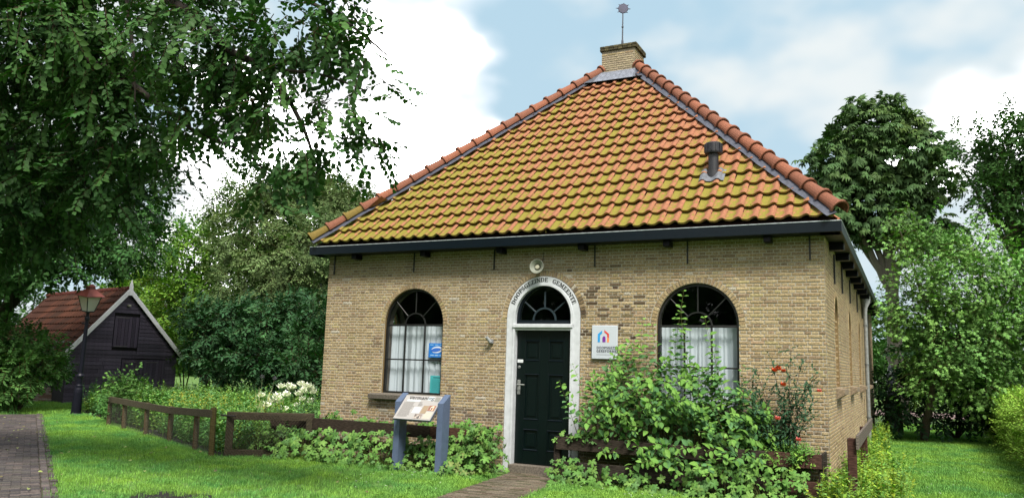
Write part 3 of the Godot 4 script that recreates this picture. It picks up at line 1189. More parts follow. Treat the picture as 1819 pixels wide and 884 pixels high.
func chimney(house: Node3D) -> void:
	var x0 := -0.455
	var x1 := 0.285
	var zf := -3.72
	var zb := -4.36
	var y0 := 7.5
	var y1 := 8.30
	var mb := MB.new()
	mb.bx(Vector3(x0 + 0.008, y0, zb + 0.008), Vector3(x1 - 0.008, y1 + 0.12, zf - 0.008), srgb(170, 158, 138))
	var ch := obj("chimney", mb, M.mortar, house)
	var bm := MB.new()
	var frames := [Transform3D(Basis(), Vector3(0, 0, zf)), Transform3D(Basis(Vector3(0, 0, -1), Vector3.UP, Vector3(1, 0, 0)), Vector3(x1, 0, zf)), Transform3D(Basis(Vector3(0, 0, 1), Vector3.UP, Vector3(-1, 0, 0)), Vector3(x0, 0, zb))]
	for k in 3:
		var list := bond(x0 if k == 0 else 0.0, x1 if k == 0 else zf - zb, y0, y1, [], 0.0, 1)
		for b in list:
			b[4] = b[4].lerp(srgb(120, 116, 70), R(0, 0.35)) if b[2] > y1 - 0.12 else b[4].lerp(srgb(190, 180, 156), 0.5)
		bricks_into(bm, frames[k], list)
	kind(obj("bricks", bm, M.brick, ch), "stuff")
	var cap := MB.new()
	for r in 2:
		for k in 8:
			var w := (x1 - x0 + 0.07) / 8
			for z in [zf + 0.03, zb - 0.03]:
				cap.box(Transform3D(Basis(), Vector3(x0 - 0.035 + w * (k + 0.5), y1 + 0.035 + r * 0.055, z - signf(z - zf + 0.3) * 0.05)), Vector3(w - 0.006, 0.05, 0.1), srgb(112, 104, 76).lerp(srgb(66, 62, 50), R(0, 1)), 0.006)
		for k in 7:
			var w := (zf - zb + 0.0) / 7
			for x in [x0 + 0.014, x1 - 0.014]:
				cap.box(Transform3D(Basis(), Vector3(x, y1 + 0.035 + r * 0.055, zb + w * (k + 0.5))), Vector3(0.1, 0.05, w - 0.006), srgb(112, 104, 76).lerp(srgb(66, 62, 50), R(0, 1)), 0.006)
	cap.bx(Vector3(x0 + 0.03, y1 + 0.09, zb + 0.03), Vector3(x1 - 0.03, y1 + 0.125, zf - 0.03), srgb(70, 66, 60))
	obj("cap", cap, M.brick, ch)
	var ld := MB.new()
	var yl := EY + (EZ - zf)
	ld.quad(Vector3(x0 - 0.05, yl - 0.15, zf + 0.35), Vector3(x1 + 0.05, yl - 0.15, zf + 0.35), Vector3(x1 + 0.012, yl + 0.16, zf + 0.02), Vector3(x0 - 0.012, yl + 0.16, zf + 0.02), srgb(128, 134, 146))
	ld.quad(Vector3(x0 - 0.26, yl - 0.15, zf + 0.36), Vector3(x0 - 0.05, yl - 0.15, zf + 0.35), Vector3(x0 - 0.012, yl + 0.16, zf + 0.02), Vector3(x0 - 0.16, yl - 0.1, zf - 0.15), srgb(120, 126, 138))
	ld.quad(Vector3(x1 + 0.05, yl - 0.15, zf + 0.35), Vector3(x1 + 0.26, yl - 0.15, zf + 0.36), Vector3(x1 + 0.16, yl - 0.1, zf - 0.15), Vector3(x1 + 0.012, yl + 0.16, zf + 0.02), srgb(120, 126, 138))
	obj("lead_apron", ld, M.lead, ch)
	# weather vane: sun disc with eight points on an iron rod
	var vane := base("weather_vane", Vector3(-0.09, y1 + 0.125, -4.0), "iron sun disc with eight spikes on a rod above the chimney", "weather vane")
	var rod := MB.new()
	rod.tube([Vector3(0, 0, 0), Vector3(0, 0.2, 0)], [0.03, 0.022], 8, srgb(60, 64, 78))
	rod.tube([Vector3(0, 0.2, 0), Vector3(0.005, 0.8, 0)], [0.015, 0.012], 8, srgb(70, 74, 84))
	rod.lathe(Transform3D(Basis(), Vector3(0, 0.50, 0)), [Vector2(0.012, -0.03), Vector2(0.026, 0), Vector2(0.012, 0.03)], 10, srgb(70, 74, 84))
	obj("rod", rod, M.iron, vane)
	var dm := MB.new()
	var db := Transform3D(Basis(Vector3.UP, 0.35) * Basis(Vector3(1, 0, 0), PI / 2), Vector3(0.01, 0.92, 0))
	dm.lathe(db, [Vector2(0, -0.015), Vector2(0.10, -0.015), Vector2(0.108, -0.01), Vector2(0.108, 0.01), Vector2(0.10, 0.015), Vector2(0, 0.015)], 28, srgb(58, 58, 84))
	obj("disc", dm, M.iron, vane)
	for k in 8:
		var a := TAU * k / 8 + 0.1
		var sp := MB.new()
		var o := db * Vector3(cos(a) * 0.1, 0, sin(a) * 0.1)
		var p := db * Vector3(cos(a) * 0.165, 0, sin(a) * 0.132)
		sp.tube([o, p], [0.018, 0.002], 6, srgb(58, 58, 84))
		obj("spike", sp, M.iron, vane)

# ---------------------------------------------------------------- things on and before the chapel
func text_at(parent: Node3D, called: String, words: String, tr: Transform3D, height: float, col: Color, fontname := "Droid Sans", align := HORIZONTAL_ALIGNMENT_LEFT) -> void:
	var font := SystemFont.new()
	font.font_names = PackedStringArray([fontname])
	font.font_weight = 700
	var t := TextMesh.new()
	t.text = words
	t.font = font
	t.font_size = 48
	t.pixel_size = height / 48.0 * 1.38
	t.depth = 0.002
	t.horizontal_alignment = align
	t.vertical_alignment = VERTICAL_ALIGNMENT_CENTER
	var m := StandardMaterial3D.new()
	m.albedo_color = col
	m.roughness = 0.7
	t.material = m
	inst(called, t, tr, parent)

func wall_things() -> void:
	# horn loudspeaker over the arch
	var horn := base("horn_loudspeaker", Vector3(-0.06, 3.185, 0.0), "grey-green horn loudspeaker fixed on the wall above the door arch", "loudspeaker")
	var axis := Basis(Vector3(1, 0, 0), PI / 2 - 0.12) * Basis()
	axis = Basis(Vector3.UP, 0.12) * axis
	horn.scale = Vector3.ONE * 0.88
	var g := srgb(112, 116, 104)
	var mb := MB.new()
	mb.lathe(Transform3D(axis, Vector3(0, 0, 0.08)), [Vector2(0.0, 0.0), Vector2(0.035, 0.0), Vector2(0.045, 0.05), Vector2(0.065, 0.10), Vector2(0.125, 0.155), Vector2(0.132, 0.155), Vector2(0.130, 0.148), Vector2(0.066, 0.09), Vector2(0.03, 0.03)], 26, g)
	obj("horn", mb, M.plastic, horn)
	var cm := MB.new()
	cm.lathe(Transform3D(axis, Vector3(0, 0, 0.10)), [Vector2(0.034, 0.0), Vector2(0.042, 0.08), Vector2(0.036, 0.098), Vector2(0.0, 0.10)], 18, srgb(150, 148, 128))
	obj("driver", cm, M.plastic, horn)
	var br := MB.new()
	br.bx(Vector3(-0.03, -0.03, 0.0), Vector3(0.03, 0.03, 0.10), srgb(90, 92, 86), 0.004)
	br.tube([Vector3(0.03, 0.1, 0.01), Vector3(0.05, 0.2, 0.012), Vector3(0.05, 0.30, 0.012)], [0.006], 6, srgb(60, 58, 52))
	obj("bracket", br, M.plastic, horn)
	# spot lamp, unlit, to the left of the door
	var wl := base("wall_lamp", Vector3(-0.905, 2.035, 0.0), "small grey unlit spot lamp on the bricks between window and door", "wall lamp")
	mb = MB.new()
	mb.bx(Vector3(-0.03, -0.05, 0.0), Vector3(0.035, 0.02, 0.05), srgb(120, 122, 124), 0.006)
	obj("wall_plate", mb, M.plastic, wl)
	mb = MB.new()
	var d := Vector3(-0.32, 0.72, 0.55).normalized()
	mb.lathe(Transform3D(look(d, Vector3.RIGHT), Vector3(0.0, -0.03, 0.06)), [Vector2(0, 0), Vector2(0.026, 0), Vector2(0.028, 0.11), Vector2(0.022, 0.11), Vector2(0.02, 0.06), Vector2(0.0, 0.06)], 14, srgb(150, 152, 154))
	obj("lamp_head", mb, M.plastic, wl)
	# white name board to the right of the door
	var sg := base("name_board", Vector3(1.045, 2.03, 0.0), "white church name board with blue, red and purple house emblem beside the door", "sign")
	mb = MB.new()
	mb.bx(Vector3(-0.205, -0.255, 0.004), Vector3(0.205, 0.255, 0.045), srgb(176, 182, 190), 0.008)
	obj("board", mb, M.plastic, sg)
	var z := 0.0475
	var marks := [["blue", srgb(40, 140, 200), [[-0.105, -0.03], [-0.105, 0.09], [-0.035, 0.15], [-0.035, 0.105], [-0.068, 0.075], [-0.068, -0.03]]], ["red", srgb(196, 60, 50), [[0.0, 0.155], [0.075, 0.095], [0.075, 0.03], [0.045, 0.055], [0.045, 0.085], [0.0, 0.12]]], ["orange", srgb(226, 130, 60), [[0.045, 0.05], [0.075, 0.025], [0.075, -0.03], [0.045, -0.03]]],
		["purple", srgb(110, 40, 140), [[-0.03, -0.03], [-0.03, 0.04], [-0.015, 0.06], [0.008, 0.06], [0.02, 0.04], [0.02, -0.03]]]]
	for e in marks:
		var pm := MB.new()
		var pts := []
		var lift: float = 0.0015 if e[0] == "light" else 0.0
		for p in e[2]:
			pts.append(Vector3(p[0], p[1] + 0.03, z + lift))
		if pts.size() == 6 and e[0] != "purple":
			pm.poly([pts[0], pts[5], pts[4], pts[1]], e[1])
			pm.poly([pts[1], pts[4], pts[3], pts[2]], e[1])
		else:
			pts.reverse()
			pm.poly(pts, e[1])
		obj("emblem", pm, M.plastic, sg)
	text_at(sg, "lettering", "DOOPSGEZIND", Transform3D(Basis(), Vector3(-0.125, -0.085, 0.046)), 0.04, Color(0.15, 0.16, 0.2))
	text_at(sg, "lettering", "GEREFORMEERD", Transform3D(Basis(), Vector3(-0.125, -0.135, 0.046)), 0.04, Color(0.15, 0.16, 0.2))
	mb = MB.new()
	mb.bx(Vector3(-0.125, -0.19, 0.0452), Vector3(0.12, -0.184, 0.0465), srgb(120, 122, 128))
	obj("small_print", mb, M.plastic, sg)
	# posters behind the left window
	var po := base("poster", Vector3(-2.02, 1.86, -0.12), "blue poster with white oval in the right pane of the window", "poster")
	mb = MB.new()
	mb.bx(Vector3(-0.165, -0.12, -0.002), Vector3(0.16, 0.12, 0.0), srgb(40, 120, 205))
	obj("sheet", mb, M.plastic, po)
	mb = MB.new()
	for e in [[0.0, 0.01, 0.115, 0.055, srgb(225, 232, 245)], [-0.02, 0.005, 0.10, 0.034, srgb(60, 110, 200)]]:
		var p := []
		for k in 24:
			var a := TAU * k / 24
			p.append(Vector3(e[0] + cos(a) * e[2], e[1] + sin(a) * e[3] + cos(a) * 0.01, 0.002 if e[2] > 0.11 else 0.0035))
		mb.poly(p, e[4])
	for k in 3:
		mb.bx(Vector3(-0.13 + k * 0.09, -0.095, 0.001), Vector3(-0.06 + k * 0.09, -0.075, 0.002), srgb(150, 190, 230))
		mb.bx(Vector3(-0.14 + k * 0.095, 0.08, 0.001), Vector3(-0.07 + k * 0.095, 0.10, 0.002), srgb(120, 175, 228))
	obj("print", mb, M.plastic, po)
	var le := base("leaflet", Vector3(-2.0, 1.28, -0.12), "teal leaflet in the bottom pane of the window below the poster", "leaflet")
	mb = MB.new()
	mb.bx(Vector3(-0.13, -0.15, -0.002), Vector3(0.125, 0.155, 0.0), srgb(70, 168, 172))
	obj("sheet", mb, M.plastic, le)
	mb = MB.new()
	mb.bx(Vector3(-0.07, 0.115, 0.001), Vector3(0.075, 0.128, 0.002), srgb(30, 80, 90))
	for k in 12:
		mb.bx(Vector3(-0.1, 0.085 - k * 0.018, 0.001), Vector3(R(0.04, 0.1), 0.09 - k * 0.018, 0.002), srgb(50, 130, 138))
	obj("print", mb, M.plastic, le)

func info_sign() -> void:
	var s := base("information_sign", Vector3(-1.55, 0, 1.0), "slanted information panel between two blue-grey posts in front of the planter", "information sign")
	var blue := srgb(84, 97, 122)
	for x in [-0.385, 0.385]:
		var mb := MB.new()
		# post sawn off at a slant
		var w := 0.05
		var a := [Vector3(x - w, -0.1, -0.09), Vector3(x + w, -0.1, -0.09), Vector3(x + w, -0.1, 0.11), Vector3(x - w, -0.1, 0.11)]
		var b := [Vector3(x - w, 1.17, -0.11), Vector3(x + w, 1.17, -0.11), Vector3(x + w, 1.04, 0.09), Vector3(x - w, 1.04, 0.09)]
		for k in 4:
			var l := (k + 1) % 4
			mb.quad(a[l], a[k], b[k], b[l], blue)
		mb.quad(b[3], b[2], b[1], b[0], tint(blue, 1.06))
		obj("post", mb, M.white_paint, s)
	var tilt := Basis(Vector3(1, 0, 0), -0.80)
	var tr := Transform3D(tilt, Vector3(0, 0.955, 0.10))
	var pb := MB.new()
	pb.box(tr, Vector3(0.665, 0.50, 0.03), srgb(70, 76, 90), 0.003)
	pb.box(tr * Transform3D(Basis(), Vector3(0, 0, 0.018)), Vector3(0.655, 0.49, 0.006), srgb(150, 146, 143), 0.001)
	var panel := obj("panel", pb, M.plastic, s)
	var z := 0.0225
	text_at(panel, "lettering", "Vermaning", tr * Transform3D(Basis(), Vector3(-0.245, 0.19, z)), 0.062, Color(0.13, 0.13, 0.14), "Droid Sans")
	var pr := MB.new()
	var blocks := [[-0.26, 0.115, -0.02, 0.15, srgb(172, 180, 184)], [0.09, 0.15, 0.2, 0.225, srgb(176, 182, 186)], [0.225, 0.13, 0.31, 0.225, srgb(120, 118, 112)], [-0.06, -0.12, 0.07, -0.0, srgb(178, 180, 184)], [0.19, -0.06, 0.31, 0.05, srgb(134, 96, 78)], [0.02, -0.225, 0.15, -0.13, srgb(128, 116, 108)], [0.09, -0.12, 0.185, 0.04, srgb(136, 118, 96)], [0.17, -0.22, 0.31, -0.08, srgb(166, 160, 148)]]
	for b in blocks:
		pr.bx(Vector3(b[0], b[1], z - 0.001), Vector3(b[2], b[3], z + 0.0005), b[4])
	for k in 17:
		pr.bx(Vector3(-0.29, 0.09 - k * 0.018, z - 0.001), Vector3(R(-0.12, -0.075), 0.097 - k * 0.018, z + 0.0005), srgb(112, 109, 106))
	for k in 6:
		pr.bx(Vector3(-0.02, 0.10 - k * 0.014, z - 0.001), Vector3(R(0.03, 0.06), 0.105 - k * 0.014, z + 0.0005), srgb(112, 109, 106))
	# the pictures: houses and figures as flat print
	for k in 9:
		var x := R(0.195, 0.29)
		pr.bx(Vector3(x, -0.055 + R(0, 0.03), z), Vector3(x + R(0.01, 0.025), R(0.0, 0.045), z + 0.0008 + k * 0.0002), [srgb(90, 60, 50), srgb(210, 170, 140), srgb(60, 52, 60), srgb(220, 205, 190)][k % 4])
		x = R(0.025, 0.13)
		pr.bx(Vector3(x, -0.22, z), Vector3(x + 0.015, R(-0.19, -0.14), z + 0.0008 + k * 0.0002), [srgb(60, 56, 58), srgb(180, 170, 160)][k % 2])
	obj("print", pr, M.plastic, panel).transform = tr

func board(mb: MB, a: Vector3, b: Vector3, h: float, th: float, col: Color) -> void:    # upright board from a to b (at their top edge)
	var d := b - a
	var x := d.normalized()
	var y := (Vector3.UP - x * x.y).normalized()
	mb.box(Transform3D(Basis(x, y, x.cross(y)), (a + b) / 2 - Vector3(0, h / 2, 0)), Vector3(d.length(), h, th), col, 0.005)

func planter(called_label: String, corners: Array, top: float, boards: Array, col: Color) -> void:
	# corners: wall end, front corner, front corner, wall end
	var p := base("planter", corners[1] * Vector3(1, 0, 1), called_label, "planter")
	var o := p.position
	for s in 3:
		var a: Vector3 = corners[s]
		var b: Vector3 = corners[s + 1]
		for y in boards:
			var n := 1 if s != 1 else 2
			for k in n:
				var mb := MB.new()
				var q0 := a.lerp(b, 0.0 if k == 0 else 0.82)
				var q1 := a.lerp(b, 0.82 if n == 2 and k == 0 else 1.0)
				var dd := (q1 - q0).normalized() * 0.003
				board(mb, q0 + dd + Vector3(0, y[0], 0) - o, q1 - dd + Vector3(0, y[0], 0) - o, y[1], 0.035, tint(col, R(0.8, 1.2)).lerp(srgb(104, 74, 62), 0.8 if k else 0.0))
				obj("board", mb, M.wood, p)
	for c in [corners[1], corners[2], corners[1].lerp(corners[2], 0.5)]:
		var mb := MB.new()
		mb.box(Transform3D(Basis(), c - o + Vector3(0, top / 2 - 0.06, -0.07)), Vector3(0.09, top, 0.09), tint(col, 0.9), 0.006)
		obj("post", mb, M.wood, p)
	var sm := MB.new()
	var n := 12
	for k in n:
		for l in 4:
			var q := []
			for e in [[0, 0], [1, 0], [1, 1], [0, 1]]:
				var u := float(k + e[0]) / n
				var w := float(l + e[1]) / 4
				var pt: Vector3 = corners[0].lerp(corners[3], u).lerp(corners[1].lerp(corners[2], u), w * 0.96)
				q.append(pt - o + Vector3(0, top - 0.10 + 0.03 * sin(u * 31 + w * 9), 0))
			sm.quad(q[3], q[2], q[1], q[0], srgb(70, 56, 44))
	obj("soil", sm, M.soil, p)

func street_lamp() -> void:
	var l := base("street_lamp", Vector3(-15.03, 0, -2.84), "leaning black street lamp with red-capped glass lantern in front of the barn", "street lamp")
	l.basis = Basis(Vector3(0.52, 0, -0.853).normalized(), 0.165)
	var k := srgb(26, 28, 36)
	var pm := MB.new()
	pm.lathe(Transform3D(), [Vector2(0.15, -0.1), Vector2(0.15, 0.02), Vector2(0.125, 0.06), Vector2(0.115, 0.62), Vector2(0.10, 0.70), Vector2(0.085, 0.74), Vector2(0.085, 0.80), Vector2(0.07, 0.83), Vector2(0.075, 1.0), Vector2(0.095, 1.03), Vector2(0.095, 1.07), Vector2(0.062, 1.12), Vector2(0.05, 2.2), Vector2(0.042, 2.55), Vector2(0.062, 2.58), Vector2(0.06, 2.63), Vector2(0.04, 2.66), Vector2(0.04, 2.75), Vector2(0.055, 2.78), Vector2(0.02, 2.84)], 16, k)
	obj("pole", pm, M.dark_paint, l)
	var ar := MB.new()
	ar.tube([Vector3(-0.19, 2.45, 0), Vector3(0.15, 2.45, 0)], [0.014], 8, k)
	obj("ladder_bar", ar, M.dark_paint, l)
	var fr := MB.new()
	var lo := 0.105
	var hi := 0.205
	var y0 := 2.80
	var y1 := 3.22
	for c in [[-1, -1], [1, -1], [1, 1], [-1, 1]]:
		fr.tube([Vector3(c[0] * lo, y0, c[1] * lo), Vector3(c[0] * hi, y1, c[1] * hi)], [0.012], 6, k)
	for e in [[lo, y0], [hi, y1]]:
		var s: float = e[0]
		for a in 4:
			var b := Basis(Vector3.UP, a * PI / 2)
			fr.tube([b * Vector3(-s, e[1], s), b * Vector3(s, e[1], s)], [0.014], 6, k)
	fr.bx(Vector3(-lo, y0 - 0.02, -lo), Vector3(lo, y0, lo), k)
	var lantern := obj("lantern", fr, M.dark_paint, l)
	for a in 4:
		var b := Basis(Vector3.UP, a * PI / 2)
		var gm := MB.new()
		gm.quad(b * Vector3(-lo, y0, lo), b * Vector3(lo, y0, lo), b * Vector3(hi, y1, hi), b * Vector3(-hi, y1, hi), W)
		obj("pane", gm, M.lamp_glass, lantern)
	var bulb := MB.new()
	bulb.lathe(Transform3D(Basis(), Vector3(0, y0, 0)), [Vector2(0.04, 0), Vector2(0.04, 0.1), Vector2(0.05, 0.14), Vector2(0.05, 0.25), Vector2(0.0, 0.27)], 12, srgb(190, 190, 176))
	obj("bulb", bulb, M.plastic, lantern)
	var cp := MB.new()
	var red := srgb(112, 62, 58)
	for a in 4:
		var b := Basis(Vector3.UP, a * PI / 2)
		cp.quad(b * Vector3(-0.27, y1, 0.27), b * Vector3(0.27, y1, 0.27), b * Vector3(0.10, y1 + 0.17, 0.10), b * Vector3(-0.10, y1 + 0.17, 0.10), red)
		cp.quad(b * Vector3(-0.09, y1 + 0.17, 0.09), b * Vector3(0.09, y1 + 0.17, 0.09), b * Vector3(0.075, y1 + 0.25, 0.075), b * Vector3(-0.075, y1 + 0.25, 0.075), red)
		cp.quad(b * Vector3(-0.11, y1 + 0.25, 0.11), b * Vector3(0.11, y1 + 0.25, 0.11), b * Vector3(0.03, y1 + 0.31, 0.03), b * Vector3(-0.03, y1 + 0.31, 0.03), red)
		cp.quad(b * Vector3(-0.27, y1 - 0.01, 0.27), b * Vector3(-0.2, y1 - 0.01, 0.2), b * Vector3(0.2, y1 - 0.01, 0.2), b * Vector3(0.27, y1 - 0.01, 0.27), k)
	obj("cap", cp, M.white_paint, lantern)

func mesh_panel(mb: MB, a: Vector3, b: Vector3, h0: float, h1: float, cell: float, col: Color) -> void:    # hexagonal wire between a and b
	var n := int(a.distance_to(b) / cell)
	var rows := int((h1 - h0) / (cell * 0.9))
	for k in n:
		for j in rows:
			var u0 := (k + 0.5 * (j % 2)) / n
			var u1 := (k + 0.5 + 0.5 * (j % 2)) / n
			var um := (k + 0.5 * ((j + 1) % 2)) / n if j % 2 else (k + 0.5) / n
			var y0 := h0 + j * cell * 0.9
			var y1 := y0 + cell * 0.9
			var p := a.lerp(b, minf(u0, 1)) + Vector3.UP * y0
			for e in [0.5, -0.5]:
				var q := a.lerp(b, clampf(u0 + e / n, 0, 1)) + Vector3.UP * y1
				var s := (b - a).normalized() * 0.003
				mb.quad(p - s, p + s, q + s, q - s, col)

func fence_and_gate() -> void:
	var P := [Vector3(-5.30, 0, 1.60), Vector3(-7.75, 0, 0.35), Vector3(-11.55, 0, -1.18)]
	var f := base("garden_fence", P[0], "low brown board fence with wire netting along the flower garden", "fence")
	var col := srgb(98, 90, 74)
	var o: Vector3 = P[0]
	var tops := [0.765, 0.655, 0.665]
	for k in 2:
		var mb := MB.new()
		board(mb, P[k] + Vector3(0, tops[k], 0.02) - o, P[k + 1] + Vector3(0, tops[k + 1], 0.02) - o, 0.13, 0.035, col)
		obj("rail", mb, M.wood, f)
	var spots := [P[0].lerp(P[1], 0.0), P[0].lerp(P[1], 0.35), P[1], P[1].lerp(P[2], 0.35), P[1].lerp(P[2], 0.72), P[2]]
	for k in spots.size():
		var mb := MB.new()
		var h := 0.80 if k == 0 else 0.66
		var c := srgb(104, 94, 60) if k == 0 else srgb(104, 88, 66)
		mb.box(Transform3D(Basis(Vector3.UP, 0.5) * Basis(Vector3(0, 0, 1), R(-0.05, 0.05)), spots[k] - o + Vector3(0, h / 2 - 0.05, -0.04)), Vector3(0.08, h + 0.1, 0.08), c, 0.008)
		obj("post", mb, M.wood, f)
	var wm := MB.new()
	for k in 2:
		mesh_panel(wm, P[k] - o + Vector3(0, 0, 0.0), P[k + 1] - o, 0.02, 0.58, 0.055, srgb(120, 120, 108))
	obj("wire_netting", wm, M.iron, f)
	# gate
	var a := Vector3(-5.12, 0, 1.45)
	var b := Vector3(-3.95, 0, 0.62)
	var g := base("garden_gate", a, "low brown wooden garden gate with diamond netting beside the fence post", "gate")
	b -= a
	for e in [[0.735, 0.13], [0.12, 0.12]]:
		var mb := MB.new()
		board(mb, Vector3(0, e[0], 0), b + Vector3(0, e[0], 0), e[1], 0.04, tint(col, 0.9))
		obj("rail", mb, M.wood, g)
	for u in [0.045, 0.955]:
		var mb := MB.new()
		mb.box(Transform3D(Basis(Vector3.UP, -atan2(b.z, b.x)), b * u + Vector3(0, 0.363, 0.002)), Vector3(0.125, 0.484, 0.036), tint(col, 0.85), 0.005)
		obj("stile", mb, M.wood, g)
	wm = MB.new()
	var x := b.normalized()
	var sd := x.cross(Vector3.UP) * -0.03
	for k in 28:
		for s in [-1.0, 1.0]:
			var u0 := k / 28.0 * 1.43
			var q0 := x * u0 + Vector3(0, 0.02, 0) - sd
			var q1 := x * clampf(u0 + s * 0.55, 0, 1.43) + Vector3.UP * (0.02 + absf(clampf(u0 + s * 0.55, 0, 1.43) - u0) * 1.25) - sd
			wm.tube([q0, q1], [0.003], 3, srgb(60, 52, 42), false)
	obj("wire_netting", wm, M.iron, g)
	var lt := MB.new()
	lt.bx(Vector3(-0.12, 0.66, -0.01), Vector3(0.2, 0.685, 0.03), srgb(50, 44, 40), 0.003)
	obj("latch", lt, M.iron, g)
	# short fence by the side wall
	var sf := base("side_fence", Vector3(4.56, 0, 0.4), "short weathered grey board on two brown posts beside the side wall", "fence")
	var mb2 := MB.new()
	board(mb2, Vector3(0.02, 0.93, 0.55), Vector3(0.02, 0.97, -3.4), 0.17, 0.03, srgb(128, 118, 110))
	obj("board", mb2, M.wood, sf)
	for z in [0.45, -2.2]:
		mb2 = MB.new()
		mb2.box(Transform3D(Basis(), Vector3(-0.045, 0.43, z)), Vector3(0.1, 0.92, 0.1), srgb(92, 66, 56), 0.008)
		obj("post", mb2, M.wood, sf)

func barn() -> void:
	var fd := Vector3(0.218, 0, -0.976)
	var sd := Vector3(-0.976, 0, -0.218)
	var o := Vector3(-19.43, -0.05, -5.68) - fd * 0.2
	var b := base("barn", o, "small black weatherboarded barn with red tiled roof and white bargeboards", "barn")
	b.basis = Basis(fd, Vector3.UP, -sd)      # x along the front, z towards the viewer
	var wd := 3.75
	var eave := 1.76
	var apex := 3.86
	var mid := 1.79
	var depth := 7.0
	var dk := srgb(98, 91, 108)
	var core := MB.new()
	var A := [Vector3(0, 0, -0.02), Vector3(wd, 0, -0.02), Vector3(wd, eave, -0.02), Vector3(mid, apex, -0.02), Vector3(0, eave, -0.02)]
	var B := []
	for p in A:
		B.append(p + Vector3(0, 0, -depth))
	core.poly(A, srgb(14, 13, 16))
	for e in 5:
		var l := (e + 1) % 5
		core.quad(A[l], A[e], B[e], B[l], srgb(20, 19, 23))
	var rb := B.duplicate()
	rb.reverse()
	core.poly(rb, srgb(14, 13, 16))
	var wall := obj("wall", core, M.barn_wood, b)
	# weatherboards, each its own, cut to the slope of the gable
	var y := 0.03
	var row := 0
	while y < apex - 0.1:
		var h := 0.128
		var x0 := 0.0
		var x1 := wd
		if y + h > eave:
			x0 = mid * (y + h - eave) / (apex - eave)
			x1 = wd - (wd - mid) * (y + h - eave) / (apex - eave)
		var cuts := [[x0, x1]]
		if y + h > 0.1 and y < 1.55:
			cuts = [[x0, 1.75], [3.32, x1]]
		elif y + h > 1.92 and y < 3.0:
			cuts = [[x0, 1.38], [2.26, x1]]
		for c in cuts:
			if c[1] - c[0] < 0.08:
				continue
			var parts := [[c[0], c[1]]]
			if c[1] - c[0] > 1.6:
				var s: float = c[0] + R(0.5, 0.9) * (c[1] - c[0]) * 0.8
				parts = [[c[0], s - 0.003], [s + 0.003, c[1]]]
			for p in parts:
				var mb := MB.new()
				var worn := dk
				if rng.randf() < 0.16 and y > 1.6:
					worn = dk.lerp(srgb(120, 112, 112), R(0.15, 0.4))
				worn = tint(worn, R(0.75, 1.25))
				var tl := Basis(Vector3(1, 0, 0), -0.09)
				mb.box(Transform3D(tl, Vector3((p[0] + p[1]) / 2, y + h / 2, 0.008 + R(-0.002, 0.002))), Vector3(p[1] - p[0], h - 0.006, 0.018), worn, 0.003)
				obj("plank", mb, M.barn_wood, wall)
		y += h
		row += 1
	var bm := MB.new()
	bm.bx(Vector3(0, 1.66, 0.02), Vector3(wd, 1.72, 0.035), tint(dk, 0.8), 0.003)
	obj("cornice_board", bm, M.barn_wood, b)
	# double door of upright planks, and the loft hatch
	for d in [["door", 1.77, 2.535, 0.05, 1.53], ["door", 2.545, 3.31, 0.05, 1.53], ["hatch", 1.40, 2.24, 1.93, 2.99]]:
		var n := 7
		var back := MB.new()
		back.bx(Vector3(d[1], d[3], -0.015), Vector3(d[2], d[4], 0.004), srgb(40, 37, 44))
		var door_ := obj(d[0], back, M.barn_wood, b)
		for k in n:
			var w: float = (d[2] - d[1]) / n
			var mb := MB.new()
			mb.bx(Vector3(d[1] + w * k + 0.003, d[3], 0.004), Vector3(d[1] + w * (k + 1) - 0.003, d[4], 0.022 + R(-0.002, 0.002)), tint(srgb(96, 87, 106), R(0.75, 1.2)), 0.003)
			obj("plank", mb, M.barn_wood, door_)
		for yy in ([d[4] - 0.1] if d[0] == "door" else [d[3] + 0.02, d[4] - 0.06]):
			var hb := MB.new()
			hb.bx(Vector3(d[1] + 0.05, yy, 0.024), Vector3(d[1] + 0.5, yy + 0.035, 0.034), srgb(96, 90, 96), 0.003)
			obj("hinge", hb, M.iron, door_)
	var lamp := MB.new()
	lamp.bx(Vector3(1.76, 3.33, 0.0), Vector3(1.88, 3.41, 0.1), srgb(150, 146, 132), 0.02)
	obj("lamp", lamp, M.plastic, b)
	# bargeboards
	var wh := srgb(232, 232, 236)
	var over := 0.22
	var zf := 0.12
	var dl := Vector3(mid, apex - eave, 0).normalized()
	var dr := Vector3(wd - mid, -(apex - eave), 0).normalized()
	var ap := Vector3(mid, apex + 0.10, zf)
	for d in [[-dl, Vector3(mid, apex - eave, 0).length() + 0.55], [dr, Vector3(wd - mid, apex - eave, 0).length() + 0.28]]:
		var mb := MB.new()
		var q: Vector3 = ap + d[0] * d[1]
		board(mb, ap if d[0].x > 0 else q, q if d[0].x > 0 else ap, 0.14, 0.03, wh)
		obj("bargeboard", mb, M.white_paint, b)
	var fin := MB.new()
	fin.poly([Vector3(mid - 0.06, apex - 0.14, zf + 0.03), Vector3(mid + 0.06, apex - 0.14, zf + 0.03), Vector3(mid + 0.07, apex + 0.16, zf + 0.03), Vector3(mid, apex + 0.42, zf + 0.03), Vector3(mid - 0.07, apex + 0.16, zf + 0.03)], wh)
	fin.poly([Vector3(mid - 0.07, apex + 0.16, zf + 0.016), Vector3(mid, apex + 0.42, zf + 0.016), Vector3(mid + 0.07, apex + 0.16, zf + 0.016), Vector3(mid + 0.06, apex - 0.14, zf + 0.016), Vector3(mid - 0.06, apex - 0.14, zf + 0.016)], wh)
	fin.quad(Vector3(mid + 0.07, apex + 0.16, zf + 0.03), Vector3(mid + 0.07, apex + 0.16, zf + 0.016), Vector3(mid, apex + 0.42, zf + 0.016), Vector3(mid, apex + 0.42, zf + 0.03), wh)
